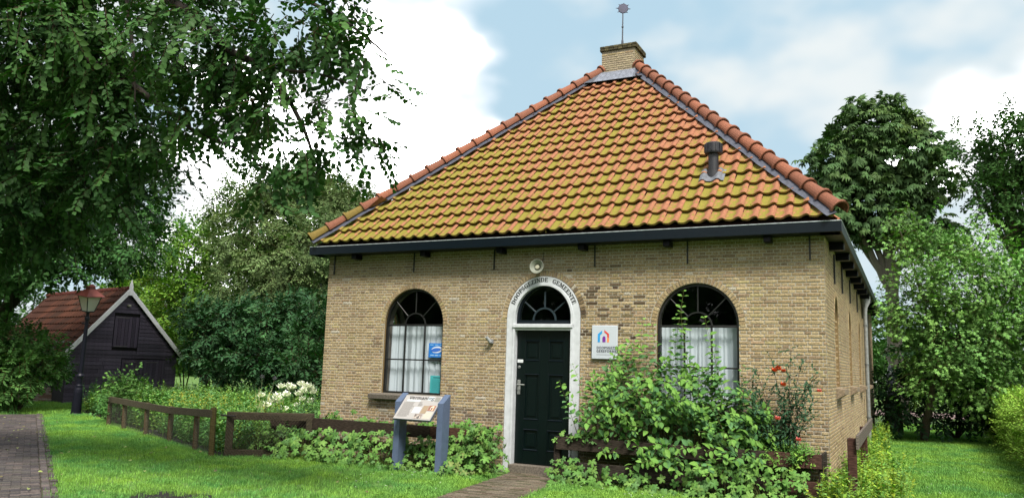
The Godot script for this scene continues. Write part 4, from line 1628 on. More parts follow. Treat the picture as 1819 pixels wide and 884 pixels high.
	fin.quad(Vector3(mid, apex + 0.42, zf + 0.03), Vector3(mid, apex + 0.42, zf + 0.016), Vector3(mid - 0.07, apex + 0.16, zf + 0.016), Vector3(mid - 0.07, apex + 0.16, zf + 0.03), wh)
	obj("finial", fin, M.white_paint, b)
	# roof slopes with tiles
	var um := MB.new()
	var r0 := Vector3(mid, apex + 0.06, 0.1)
	var l0 := r0 - dl * (Vector3(mid, apex - eave, 0).length() + 0.5)
	var e0 := r0 + dr * (Vector3(wd - mid, apex - eave, 0).length() + 0.25)
	var back_ := Vector3(0, 0, -depth)
	um.quad(l0, r0, r0 + back_, l0 + back_, srgb(70, 34, 26))
	um.quad(r0, e0, e0 + back_, r0 + back_, srgb(70, 34, 26))
	var rf := obj("roof", um, M.wood, b)
	var up := dl
	var nrm := Vector3(-dl.y, dl.x, 0)
	var sl := Transform3D(Basis(Vector3(0, 0, 1), up, nrm), l0)
	sl.basis.x = up.cross(nrm)
	var tm := tile_shape(Transform3D(), -TW / 2, 0.0, func(_x: float) -> float: return 9.0, 0.0)
	var reds := []
	for k in 4:
		var one := MB.new()
		one.add(tm, Transform3D(), [srgb(98, 62, 48), srgb(84, 54, 43), srgb(110, 70, 53), srgb(76, 54, 45)][k])
		reds.append(one.mesh(M.terracotta))
	var count := 0
	var trs := []
	var cols := []
	var rows := int((l0.distance_to(r0) - 0.1) / TE) + 1
	for j in rows:
		for i in 29:
			var t := sl * Transform3D(Basis(), Vector3((i + 0.5) * TW * (1.0 if sl.basis.x.z < 0 else -1.0), j * TE, 0.0))
			if i < 24 and count < 300:
				count += 1
				inst("roof_tile", reds[rng.randi() % 4], t, rf)
			else:
				trs.append(t)
				cols.append(W)
	var sr := Transform3D(Basis(), e0)
	sr.basis.y = -dr
	sr.basis.z = Vector3(-dr.y, dr.x, 0)
	if sr.basis.z.y < 0:
		sr.basis.z = -sr.basis.z
	sr.basis.x = sr.basis.y.cross(sr.basis.z)
	for j in 9:
		for i in 29:
			trs.append(sr * Transform3D(Basis(), Vector3((i + 0.5) * TW * (1.0 if sr.basis.x.z < 0 else -1.0), j * TE, 0)))
			cols.append(W)
	kind(many("roof_tiles", reds[1], trs, cols, rf), "stuff")
	var rt := MB.new()
	for k in 18:
		rt.tube([r0 + Vector3(0, 0.03, -0.1 - k * 0.38), r0 + Vector3(0, 0.03, -0.1 - (k + 1) * 0.38 - 0.02)], [0.11, 0.095], 10, srgb(92, 46, 38))
	kind(obj("ridge_tiles", rt, M.terracotta, rf), "stuff")

func far_things() -> void:
	# low whitewashed brick wall by the barn
	var a := Vector3(-21.9, 0, -4.95)
	var b := Vector3(-19.75, 0, -5.95)
	var w := base("garden_wall", a, "low whitewashed brick wall under the bush beside the barn", "wall")
	var d := (b - a)
	var x := d.normalized()
	var fr := Transform3D(Basis(x, Vector3.UP, x.cross(Vector3.UP)), Vector3.ZERO)
	var mb := MB.new()
	mb.box(fr * Transform3D(Basis(), Vector3(d.length() / 2, 0.2, -0.1)), Vector3(d.length(), 0.6, 0.18), srgb(120, 108, 98))
	obj("wall", mb, M.mortar, w)
	var bm := MB.new()
	for j in 8:
		var y := 0.02 + j * 0.06
		var u := -0.11 * (j % 2)
		while u < d.length() - 0.03:
			var u0 := maxf(u, 0.0)
			var c := srgb(178, 166, 156).lerp(srgb(140, 104, 88), 0.8 if rng.randf() < 0.22 else R(0, 0.3))
			brick_shape(bm, fr, u0, minf(u + 0.205, d.length()), y, y + 0.05, 0.002, c)
			u += 0.215
	kind(obj("bricks", bm, M.brick, w), "stuff")
	# pale plank fence behind the garden
	var f := base("plank_fence", Vector3(-16.0, 0, -13.2), "pale weathered plank fence half hidden behind the garden shrubs", "fence")
	var e := Vector3(-1.9, 0, 1.2) * -1.0
	var ex := e.normalized()
	for j in 8:
		var pm := MB.new()
		board(pm, Vector3(0, 0.24 + j * 0.19, 0) - ex * 0.2, e + Vector3(0, 0.24 + j * 0.19, 0), 0.175, 0.02, tint(srgb(150, 138, 110), R(0.85, 1.1)))
		obj("plank", pm, M.wood, f)
	for u in [0.0, 0.5, 1.0]:
		var pm := MB.new()
		pm.box(Transform3D(Basis(), e * u + Vector3(0, 0.8, 0.06)), Vector3(0.1, 1.7, 0.1), srgb(70, 58, 46), 0.006)
		obj("post", pm, M.wood, f)
	# iron pump and posts behind the corner of the chapel
	var p := base("water_pump", Vector3(4.62, 0, -15.6), "dark iron water pump with curved spout behind the chapel corner", "pump")
	var k := srgb(48, 52, 58)
	mb = MB.new()
	mb.lathe(Transform3D(), [Vector2(0.16, 0), Vector2(0.15, 0.7), Vector2(0.17, 0.74), Vector2(0.11, 0.8), Vector2(0.10, 1.55), Vector2(0.13, 1.6), Vector2(0.13, 1.72), Vector2(0.07, 1.84), Vector2(0.03, 2.0), Vector2(0, 2.02)], 16, k)
	obj("body", mb, M.dark_paint, p)
	mb = MB.new()
	mb.tube([Vector3(0.05, 1.2, 0.03), Vector3(0.3, 1.22, 0.1), Vector3(0.42, 1.17, 0.14), Vector3(0.46, 1.0, 0.15)], [0.055, 0.05, 0.05, 0.05], 10, k)
	obj("spout", mb, M.dark_paint, p)
	mb = MB.new()
	mb.tube([Vector3(-0.02, 1.7, 0.05), Vector3(0.25, 1.78, 0.2), Vector3(0.36, 1.5, 0.26), Vector3(0.38, 0.9, 0.28)], [0.018], 8, k)
	obj("lever", mb, M.dark_paint, p)
	for e2 in [[4.52, -14.9, 0.95, "taller weathered wooden post at the chapel's far corner"], [4.85, -15.2, 0.8, "shorter leaning wooden post next to the water pump"]]:
		var po := base("wooden_post", Vector3(e2[0], 0, e2[1]), e2[3], "post")
		mb = MB.new()
		mb.box(Transform3D(Basis(Vector3(0, 0, 1), 0.04), Vector3(0, e2[2] / 2 - 0.05, 0)), Vector3(0.15, e2[2] + 0.1, 0.15), srgb(104, 90, 76), 0.012)
		obj("shaft", mb, M.wood, po)
		mb = MB.new()
		mb.box(Transform3D(Basis(Vector3(0, 0, 1), 0.04), Vector3(-0.02, e2[2], 0)), Vector3(0.17, 0.04, 0.17), srgb(90, 80, 70), 0.01)
		obj("cap", mb, M.wood, po)

# ---------------------------------------------------------------- leaves, twigs and crowns
func leaf(mb: MB, tr: Transform3D, length: float, wid: float, col: Color, curl := 0.15, fold := 0.3, fine := true) -> void:
	var ts := [0.0, 0.22, 0.5, 0.78, 1.0] if fine else [0.0, 0.42, 1.0]
	var ws := [0.0, 0.78, 1.0, 0.58, 0.0] if fine else [0.0, 1.0, 0.0]
	var f := mb.v.size()
	for k in ts.size():
		var y: float = ts[k] * length
		var z: float = -curl * length * ts[k] * ts[k]
		var w: float = ws[k] * wid * 0.5
		for s in [-1.0, 0.0, 1.0]:
			var nn := Vector3(-s * fold, curl * ts[k], 1.0).normalized()
			mb.vert(tr * Vector3(s * w, y, z + absf(s) * w * fold), (tr.basis * nn).normalized(), col if s else tint(col, 1.08))
	for k in ts.size() - 1:
		for s in 2:
			var a := f + k * 3 + s
			mb.face(a, a + 1, a + 4)
			mb.face(a, a + 4, a + 3)

# round, five-lobed leaf of a cranesbill or mallow
func lobed_leaf(mb: MB, tr: Transform3D, rad: float, col: Color, lobes := 5) -> void:
	var n := lobes * 4
	var c := mb.vert(tr * Vector3(0, 0, -rad * 0.08), (tr.basis.z).normalized(), tint(col, 1.25))
	for k in n + 1:
		var a := -PI * 0.5 + deg_to_rad(22) + (TAU - deg_to_rad(44)) * k / n
		var ph := fposmod(float(k) / n * lobes, 1.0)
		var r := rad * (0.50 + 0.50 * pow(sin(PI * ph), 0.75))
		r *= 0.85 + 0.15 * sin(a)
		var z := rad * (0.10 * cos(ph * TAU) * 0.6 + 0.10 * sin(a * 2.0 + 0.7)) - r * r / rad * 0.22
		var d := Vector3(cos(a), sin(a), 0)
		mb.vert(tr * (d * r + Vector3(0, 0, z)), (tr.basis * Vector3(d.x * 0.4 + 0.2 * cos(ph * TAU), d.y * 0.4, 1.0)).normalized(), tint(col, 0.95 + 0.1 * sin(k * 2.0)))
	for k in n:
		mb.face(c, c + 1 + k, c + 2 + k)

func twig(length: float, n: int, ll: float, lw: float, col: Color, spread: float, wood: Color, fine := false, thick := 0.004) -> MB:
	var mb := MB.new()
	var bend := Vector3(R(-0.2, 0.2), 0, R(-0.25, 0.05)) * length
	if thick > 0:
		mb.tube([Vector3.ZERO, Vector3(0, length * 0.5, 0) + bend * 0.25, Vector3(0, length, 0) + bend], [thick, thick * 0.7, thick * 0.3], 3, wood, false)
	for k in n:
		var t := 0.12 + 0.88 * (k + R(-0.2, 0.2)) / n
		var p := Vector3(0, length * t, 0) + bend * t * t
		var s := 1.0 if k % 2 else -1.0
		var a := R(0.5, 1.15) * s
		var dir := Vector3(sin(a), cos(a) * 0.7, R(-0.45, 0.35)).normalized()
		p += dir * R(0.0, spread)
		var b := look(dir, Vector3(R(-0.5, 0.5), R(-0.3, 0.3), 1.0))
		leaf(mb, Transform3D(b, p), ll * R(0.75, 1.2), lw * R(0.8, 1.2), tint(col, R(0.78, 1.25)), R(0.05, 0.3), R(0.1, 0.45), fine)
	return mb

func palm_leaf(size: float, col: Color, n: int) -> MB:     # hand of leaflets that hang from one stalk
	var mb := MB.new()
	for h in 4:
		var c := Vector3(R(-0.5, 0.5), R(0.0, 0.8), R(-0.2, 0.2)) * size
		var rot := Basis(rdir(), R(-0.5, 0.5))
		for k in n:
			var a := lerpf(-2.2, 2.2, (k + 0.5) / n)
			var d := Vector3(sin(a), cos(a) * 0.8, -0.35)
			leaf(mb, Transform3D(rot * look(d, Vector3(0, 0, 1)), c), size * R(0.5, 0.7) * (1.0 - absf(a) * 0.12), size * 0.2, tint(col, R(0.8, 1.2)), 0.35, 0.2, false)
	return mb

# leaves spread through overlapping rounded masses; blobs are [x, y, z, radius, density]
func crown(parent: Node3D, called: String, kinds: Array, blobs: Array, per_m2: float, size: Array, droop: float, tints: Array, squash := 0.85, out_lean := 0.6) -> void:
	var trs := []
	var cols := []
	for k in kinds.size():
		trs.append([])
		cols.append([])
	var o := parent.position
	for b in blobs:
		var c := Vector3(b[0], b[1], b[2]) - o
		var r: float = b[3]
		var n := int(per_m2 * r * r * 12.0 * (b[4] if b.size() > 4 else 1.0))
		var hue: Color = tints[rng.randi() % tints.size()]
		var lum := R(0.88, 1.12)
		for k in n:
			var d := rdir()
			var rad := r * (0.25 + 0.80 * pow(rng.randf(), 0.45))
			# lumpy outline
			rad *= 0.86 + 0.22 * patch.get_noise_3dv(d * 55.0 + c * 7.0) + (0.25 * rng.randf() if rng.randf() < 0.12 else 0.0)
			var p := c + d * rad * Vector3(1, squash, 1)
			var f := (d * out_lean + rdir() * 0.75 + Vector3(0, -droop, 0)).normalized()
			var bs := look(f, Vector3(R(-0.5, 0.5), 1.0, R(-0.5, 0.5)) + d * 0.4).scaled(Vector3.ONE * R(size[0], size[1]))
			var w := rng.randi() % kinds.size()
			trs[w].append(Transform3D(bs, p))
			var l := lum * R(0.75, 1.25)
			var t: Color = hue.lerp(tints[rng.randi() % tints.size()], 0.5)
			cols[w].append(tint(t, l))
	for w in kinds.size():
		kind(many(called, kinds[w], trs[w], cols[w], parent), "stuff")

func limb(parent: Node3D, called: String, pts: Array, rads: Array, col: Color, sides := 10) -> void:
	# bends smoothed, a little crooked
	var c := Curve3D.new()
	for k in pts.size():
		var p: Vector3 = pts[k]
		var a: Vector3 = pts[maxi(k - 1, 0)]
		var b: Vector3 = pts[mini(k + 1, pts.size() - 1)]
		c.add_point(p, -(b - a) * 0.18, (b - a) * 0.18)
	var n := maxi(6, pts.size() * 5)
	var q := []
	var r := []
	for k in n + 1:
		var t := float(k) / n
		var p := c.sample(clampi(int(t * (pts.size() - 1)), 0, pts.size() - 2), fposmod(t * (pts.size() - 1), 1.0) if k < n else 1.0)
		var rr: float = lerpf(rads[0], rads[1], pow(t, 0.8))
		q.append(p + rdir() * rr * 0.25 - parent.position)
		r.append(rr * R(0.93, 1.07))
	var mb := MB.new()
	mb.tube(q, r, sides, col)
	obj(called, mb, M.bark, parent)

func V(a: Array) -> Vector3:
	return Vector3(a[0], a[1], a[2])

var K := {}     # twig meshes

func twig_kinds() -> void:
	var br := srgb(70, 58, 44)
	var make := func(key: String, list: Array, m: Material) -> void:
		var out := []
		for mb in list:
			out.append(mb.mesh(m))
		K[key] = out
	var l := []
	for k in 4:
		l.append(twig(0.52, 17, 0.088, 0.064, lin(0.050, 0.088, 0.024), 0.03, br, true, 0.006))
	make.call("elm", l, M.leaf)
	l = []
	for k in 3:
		l.append(twig(0.8, 26, 0.15, 0.10, lin(0.055, 0.095, 0.024), 0.16, br, false, 0.006))
	make.call("broad", l, M.leaf)
	l = []
	for k in 3:
		l.append(twig(0.8, 36, 0.13, 0.06, lin(0.085, 0.105, 0.045), 0.18, br, false, 0.006))
	make.call("willow", l, M.leaf_soft)
	l = []
	for k in 3:
		l.append(palm_leaf(0.42, lin(0.060, 0.085, 0.030), 6))
	make.call("chestnut", l, M.leaf)
	l = []
	for k in 3:
		var mb := twig(0.55, 4, 0.02, 0.02, lin(0.085, 0.15, 0.03), 0.02, br, false, 0.005)
		for e in 15:
			var p := Vector3(R(-0.25, 0.25), R(0.05, 0.65), R(-0.2, 0.2))
			lobed_leaf(mb, Transform3D(look(Vector3(R(-1, 1), R(-0.3, 1), R(-0.4, 0.2)), Vector3(R(-0.5, 0.5), R(-0.2, 0.5), 1)), p), R(0.045, 0.082), tint(lin(0.085, 0.14, 0.034), R(0.75, 1.25)))
		l.append(mb)
	make.call("maple", l, M.leaf)
	l = []
	for k in 3:
		l.append(twig(0.45, 13, 0.13, 0.055, lin(0.038, 0.070, 0.026), 0.04, br, true, 0.005))
	make.call("laurel", l, M.leaf)
	l = []
	for k in 3:
		l.append(twig(0.22, 16, 0.042, 0.026, lin(0.10, 0.15, 0.028), 0.03, br, false, 0.003))
	make.call("hedge", l, M.leaf)
	# upright garden perennials
	l = []
	for k in 5:
		var mb := MB.new()
		for s in 6:
			var h := R(0.4, 0.75)
			var p := Vector3(R(-0.16, 0.16), 0, R(-0.16, 0.16))
			var top := p * 1.7 + Vector3(R(-0.1, 0.1), h, R(-0.1, 0.1))
			mb.tube([p, p.lerp(top, 0.5) + Vector3(R(-0.02, 0.02), 0, 0), top], [0.005, 0.004, 0.002], 3, srgb(96, 120, 56), false)
			var col: Color = [lin(0.13, 0.24, 0.055), lin(0.16, 0.27, 0.065), lin(0.11, 0.20, 0.07), lin(0.18, 0.25, 0.06), lin(0.13, 0.23, 0.085)][k]
			for e in 13:
				var t := 0.12 + 0.88 * e / 13.0
				var d := Vector3(R(-1, 1), R(0.1, 0.9), R(-1, 1))
				leaf(mb, Transform3D(look(d, Vector3(0, 1, 0)), p.lerp(top, t)), R(0.09, 0.16) * (1.15 - t * 0.6), R(0.03, 0.06), tint(col, R(0.75, 1.3)), 0.4, 0.2, false)
		l.append(mb)
	make.call("perennial", l, M.leaf_soft)
	# grass tufts
	l = []
	for k in 4:
		var mb := MB.new()
		for s in 16:
			var h := R(0.022, 0.06)
			var p := Vector3(R(-0.06, 0.06), -0.005, R(-0.06, 0.06))
			var d := Vector3(R(-1, 1), 0, R(-1, 1)) * h * R(0.2, 0.9)
			var w := Vector3(d.z, 0, -d.x).normalized() * R(0.0016, 0.003)
			var col := tint(lin(0.178, 0.288, 0.054), R(0.6, 1.35))
			var mid := p + d * 0.35 + Vector3(0, h * 0.65, 0)
			mb.quad(p - w, p + w, mid + w * 0.8, mid - w * 0.8, col)
			mb.tri(mid - w * 0.8, mid + w * 0.8, p + d + Vector3(0, h * 0.95, 0), tint(col, 1.1))
		l.append(mb)
	make.call("grass", l, M.grass)

# ---------------------------------------------------------------- ground
const ROAD0 := Vector3(-3.56, 0, 5.455)
const ROADD := Vector3(-0.842, 0, -0.539)
const ROADN := Vector3(-0.539, 0, 0.842)

func on_road(p: Vector3) -> float:      # metres outside the brick road; negative on it
	var d := p - ROAD0
	var t := d.dot(ROADD)
	var s := d.dot(ROADN)
	return maxf(maxf(-s, s - 3.0), t - 14.3)

func on_path(p: Vector3) -> float:
	var d := p - Vector3(0.05, 0, 0.1)
	return maxf(absf(d.dot(Vector3(0.993, 0, -0.12))) - 0.5, 0.0 if d.z > -0.1 else 1.0)

func in_bed(p: Vector3) -> bool:        # flower garden behind the fence
	if p.x > -4.4 or p.z < -15.0:
		return false
	var zf := 1.45 + (p.x + 5.3) * 0.47 if p.x < -5.3 else 1.5 - (p.x + 5.3) * 0.75
	return p.z < zf and p.x > -16.5

func paving(fr: Transform3D, u0: float, u1: float, v0: float, v1: float, step: float, course: float, cols: Array, parent: Node3D, keep: Callable) -> void:
	var list := []
	var j := 0
	var v := v0
	while v < v1:
		var u := u0 - step * (0.5 if j % 2 else 0.0)
		while u < u1:
			var a := maxf(u, u0)
			var b := minf(u + step, u1)
			var c := fr * Vector3((a + b) / 2, v, 0)
			if b - a > 0.04 and keep.call(c):
				var col: Color = cols[rng.randi() % cols.size()]
				list.append([a + 0.003 + R(-0.002, 0.002), b - 0.005, v, v + course - 0.006 + R(-0.002, 0.001), tint(col, R(0.8, 1.2) * (1.0 + 0.35 * patch.get_noise_2d(c.x * 40, c.z * 40))), R(-0.003, 0.004), c])
			u += step
		v += course
		j += 1
	var eye := Vector3(5.186, 1.62, 11.51)
	# those that the picture shows largest come first
	list.sort_custom(func(p, q): return p[6].distance_squared_to(eye) < q[6].distance_squared_to(eye))
	var rest := MB.new()
	var shown := 0
	var look_ := Vector3(-0.4436, 0.0, -0.884).normalized()
	var shared := {}
	for b in list:
		var d: Vector3 = b[6] - eye
		var ahead := d.dot(look_)
		var across := d.dot(Vector3(0.884, 0, -0.4436).normalized())
		if shown < 300 and ahead > 5.5 and absf(across) < ahead * 0.68 and b[1] - b[0] > step * 0.8:
			shown += 1
			var key := int(b[4].g * 60)
			if not shared.has(key):
				var one := MB.new()
				brick_shape(one, Transform3D(), -(step - 0.009) / 2, (step - 0.009) / 2, -(course - 0.006) / 2, (course - 0.006) / 2, 0.0, b[4])
				shared[key] = one.mesh(M.paver)
			inst("brick", shared[key], fr * Transform3D(Basis(Vector3(0, 0, 1), R(-0.012, 0.012)), Vector3((b[0] + b[1]) / 2, (b[2] + b[3]) / 2, b[5])), parent)
		else:
			brick_shape(rest, fr, b[0], b[1], b[2], b[3], b[5], b[4])
	kind(obj("bricks", rest, M.paver, parent), "stuff")

func ground() -> void:
	var mb := MB.new()
	var n := 40
	for i in n:
		for j in n:
			var q := []
			for e in [[0, 1], [1, 1], [1, 0], [0, 0]]:
				var u: float = (i + e[0]) / float(n) * 2.0 - 1.0
				var w: float = (j + e[1]) / float(n) * 2.0 - 1.0
				q.append(Vector3(signf(u) * pow(absf(u), 2.2) * 300.0 - 3.0, -0.012, signf(w) * pow(absf(w), 2.2) * 300.0 - 3.0))
			mb.quad(q[0], q[1], q[2], q[3], srgb(92, 126, 54))
	kind(obj("lawn", mb, M.ground), "structure")
	# soil of the flower garden
	var sm := MB.new()
	sm.poly([Vector3(-4.4, -0.004, 0.75), Vector3(-4.4, -0.004, -15), Vector3(-16.5, -0.004, -15), Vector3(-16.5, -0.004, -3.8), Vector3(-5.3, -0.004, 1.4)], srgb(84, 76, 46))
	kind(obj("garden_soil", sm, M.soil), "structure")
	# brick road on the left
	var fr := Transform3D(Basis(-ROADN, ROADD, Vector3.UP), ROAD0 + Vector3(0, 0.008, 0))
	var rm := MB.new()
	rm.box(fr * Transform3D(Basis(), Vector3(-1.5, 5.1, -0.037)), Vector3(3.1, 18.2, 0.05), srgb(96, 90, 78))
	var road := obj("brick_road", rm, M.mortar)
	kind(road, "structure")
	var greys := [srgb(100, 92, 90), srgb(90, 84, 84), srgb(108, 98, 94), srgb(84, 79, 80), srgb(97, 92, 87)]
	paving(fr, -3.0, -0.12, -4.0, 14.2, 0.205, 0.075, greys, road, func(_c: Vector3) -> bool: return true)
	# the edging course, laid lengthwise and a little sunken
	var em := MB.new()
	var t := -4.0
	while t < 14.2:
		var c := tint(greys[rng.randi() % 5], R(0.95, 1.35))
		brick_shape(em, fr, -0.115 + R(-0.006, 0.006), -0.03, t, t + 0.19 + R(-0.01, 0.005), R(0.0, 0.012), c)
		if rng.randf() < 0.8:
			brick_shape(em, fr, -0.022, 0.05 + R(-0.02, 0.02), t + 0.1, t + 0.27, R(-0.008, 0.008), tint(c, 0.9))
		t += 0.2
	kind(obj("edging_bricks", em, M.paver, road), "stuff")
	# brick path to the door
	var pf := Transform3D(Basis(Vector3(0.993, 0, -0.12), Vector3(-0.12, 0, -0.993), Vector3.UP), Vector3(0.05, 0.006, 0.1))
	var pm := MB.new()
	pm.quad(pf * Vector3(-0.5, -8.6, -0.010), pf * Vector3(0.5, -8.6, -0.010), pf * Vector3(0.5, 0.0, -0.010), pf * Vector3(-0.5, 0.0, -0.010), srgb(84, 80, 56))
	var path := obj("brick_path", pm, M.mortar)
	kind(path, "structure")
	paving(pf, -0.49, 0.49, -8.5, -0.02, 0.196, 0.066, [srgb(116, 106, 92), srgb(106, 99, 86), srgb(124, 113, 99), srgb(88, 86, 66), srgb(110, 97, 84)], path, func(_c: Vector3) -> bool: return true)
	# street beyond the trees
	var st := MB.new()
	st.bx(Vector3(-8, -0.1, -34), Vector3(60, 0.004, -27.5), srgb(150, 128, 124))
	kind(obj("street", st, M.paver), "structure")

func grass() -> void:
	var trs := [[], [], [], []]
	var cols := [[], [], [], []]
	var add := func(p: Vector3, s: float) -> void:
		if on_road(p) < 0.03 + 0.06 * rng.randf() - (0.1 if rng.randf() < 0.06 else 0.0) or on_path(p) < 0.04 * rng.randf() or in_bed(p):
			return
		if p.x > XL - 0.2 and p.x < XR + 0.05 and p.z < 0.62 and p.z > ZB:
			return
		if Vector2((p.x + 2.55) / 0.55, (p.z - 4.75) / 0.4).length() + patch.get_noise_2d(p.x * 160, p.z * 160) * 0.9 < R(0.6, 1.0):
			return
		var w := rng.randi() % 4
		var n := patch.get_noise_2d(p.x * 22, p.z * 22) + 0.8 * patch.get_noise_2d(p.x * 75, p.z * 75)
		trs[w].append(Transform3D(Basis(Vector3.UP, R(0, TAU)).scaled(Vector3(1, 1, 1) * s * R(0.7, 1.25)), p))
		cols[w].append(Color(1.0 + n * 0.5, 1.0 + n * 0.25, 1.0 - n * 0.12) * R(0.78, 1.22))
	for k in 42000:      # the lawn before the chapel
		var z := -3.4 + 9.6 * rng.randf()
		var x := R(-15.5, 3.0)
		add.call(Vector3(x, 0, z), 1.0)
	for k in 9000:
		add.call(Vector3(R(-0.8, 4.6), 0, R(0.4, 3.2)), 1.1)
	for k in 26000:      # the lawn at the side
		add.call(Vector3(R(4.25, 7.6), 0, lerpf(3.0, -21.0, pow(rng.randf(), 1.25))), 1.15)
	for k in 5000:       # strip by the barn
		add.call(Vector3(R(-23, -15), 0, R(-6, 0)), 1.6)
	var g := kind(hang(Node3D.new(), "grass"), "stuff") as Node3D
	for w in 4:
		kind(many("grass_blades", K.grass[w], trs[w], cols[w], g), "stuff")
	# bare trodden earth by the road
	var be := MB.new()
	for k in 20:
		var a0 := TAU * k / 20
		var a1 := TAU * (k + 1) / 20
		be.tri(Vector3(-2.55, -0.006, 4.75), Vector3(-2.55 + cos(a1) * 0.7, -0.006, 4.75 + sin(a1) * 0.5), Vector3(-2.55 + cos(a0) * 0.7, -0.006, 4.75 + sin(a0) * 0.5), srgb(92, 82, 64))
	kind(obj("bare_earth", be, M.soil), "structure")
	# fallen leaves on lawn, path and road
	var fl := MB.new()
	leaf(fl, Transform3D(look(Vector3(1, 0.1, 0), Vector3.UP), Vector3(-0.03, 0.012, 0)), 0.06, 0.04, W, 0.3, 0.2, true)
	var ft := []
	var fc := []
	for k in 260:
		var p := Vector3(R(-14, 4), 0.02, R(-2, 6)) if k < 170 else (ROAD0 + ROADD * R(-2, 14) - ROADN * R(-3.2, 0.3) + Vector3(0, 0.015, 0))
		if in_bed(p) or (p.z < 0.7 and p.x > -5.0):
			continue
		ft.append(Transform3D(Basis(Vector3.UP, R(0, 6)) * Basis(Vector3.RIGHT, R(-0.5, 0.5)), p + Vector3(0, 0.02, 0)))
		fc.append([lin(0.22, 0.17, 0.06), lin(0.16, 0.11, 0.05), lin(0.28, 0.26, 0.08)][rng.randi() % 3])
	kind(many("fallen_leaves", fl.mesh(M.leaf), ft, fc), "stuff")
	# daisies
	var dm := MB.new()
	for e in 9:
		var a := TAU * e / 9
		leaf(dm, Transform3D(look(Vector3(cos(a), 0.15, sin(a)), Vector3.UP), Vector3(0, 0.05, 0)), 0.013, 0.006, Color(0.75, 0.75, 0.72), 0.1, 0.0, false)
	var dt := []
	var dc := []
	for k in 260:
		var p := Vector3(R(4.6, 7.3), 0, lerpf(1.5, -20.0, pow(rng.randf(), 1.2))) if k < 170 else Vector3(R(-2, 3), 0, R(0.8, 3.0))
		if on_path(p) < 0.1:
			continue
		dt.append(Transform3D(Basis(Vector3.UP, R(0, 6)), p))
		dc.append(W)
	kind(many("daisies", dm.mesh(M.petal), dt, dc), "stuff")

# ---------------------------------------------------------------- planting
func cranesbill(at: Vector3, label: String, place: Callable, n: int, hues: Array) -> void:
	var p := base("cranesbill", at, label, "plant", "lobed-leaved plants growing round the planters")
	var meshes := []
	for k in 10:
		var mb := MB.new()
		lobed_leaf(mb, Transform3D(), R(0.055, 0.085), tint(hues[k % hues.size()], R(0.8, 1.25)))
		meshes.append(mb.mesh(M.leaf))
	var st := MB.new()
	for k in n:
		var q: Array = place.call()
		var pos: Vector3 = q[0] - at
		var up: Vector3 = (q[1] + rdir() * 0.45).normalized()
		var b := look(Vector3(R(-1, 1), R(-0.9, 0.1), R(-0.2, 0.6)), up)
		inst("leaf", meshes[rng.randi() % 10], Transform3D(b.scaled(Vector3.ONE * R(0.75, 1.25)), pos), p)
		var root: Vector3 = q[2] - at
		st.tube([root, root.lerp(pos, 0.5) + Vector3(0, 0.05, 0), pos - b.z * 0.01], [0.003, 0.0022], 3, srgb(98, 110, 58), false)
	kind(obj("stalks", st, M.leaf_soft, p), "stuff")

func flower(mb: MB, p: Vector3, r: float, col: Color, petals := 12) -> void:
	for k in petals:
		var a := k * 2.4
		var lift := 0.2 + 0.9 * k / petals
		var d := Vector3(cos(a), lift, sin(a))
		leaf(mb, Transform3D(look(d, Vector3(-cos(a) * 0.5, 1, -sin(a) * 0.5)), p), r * R(0.8, 1.1), r * 0.9, tint(col, R(0.8, 1.1)), -0.35, -0.2, false)

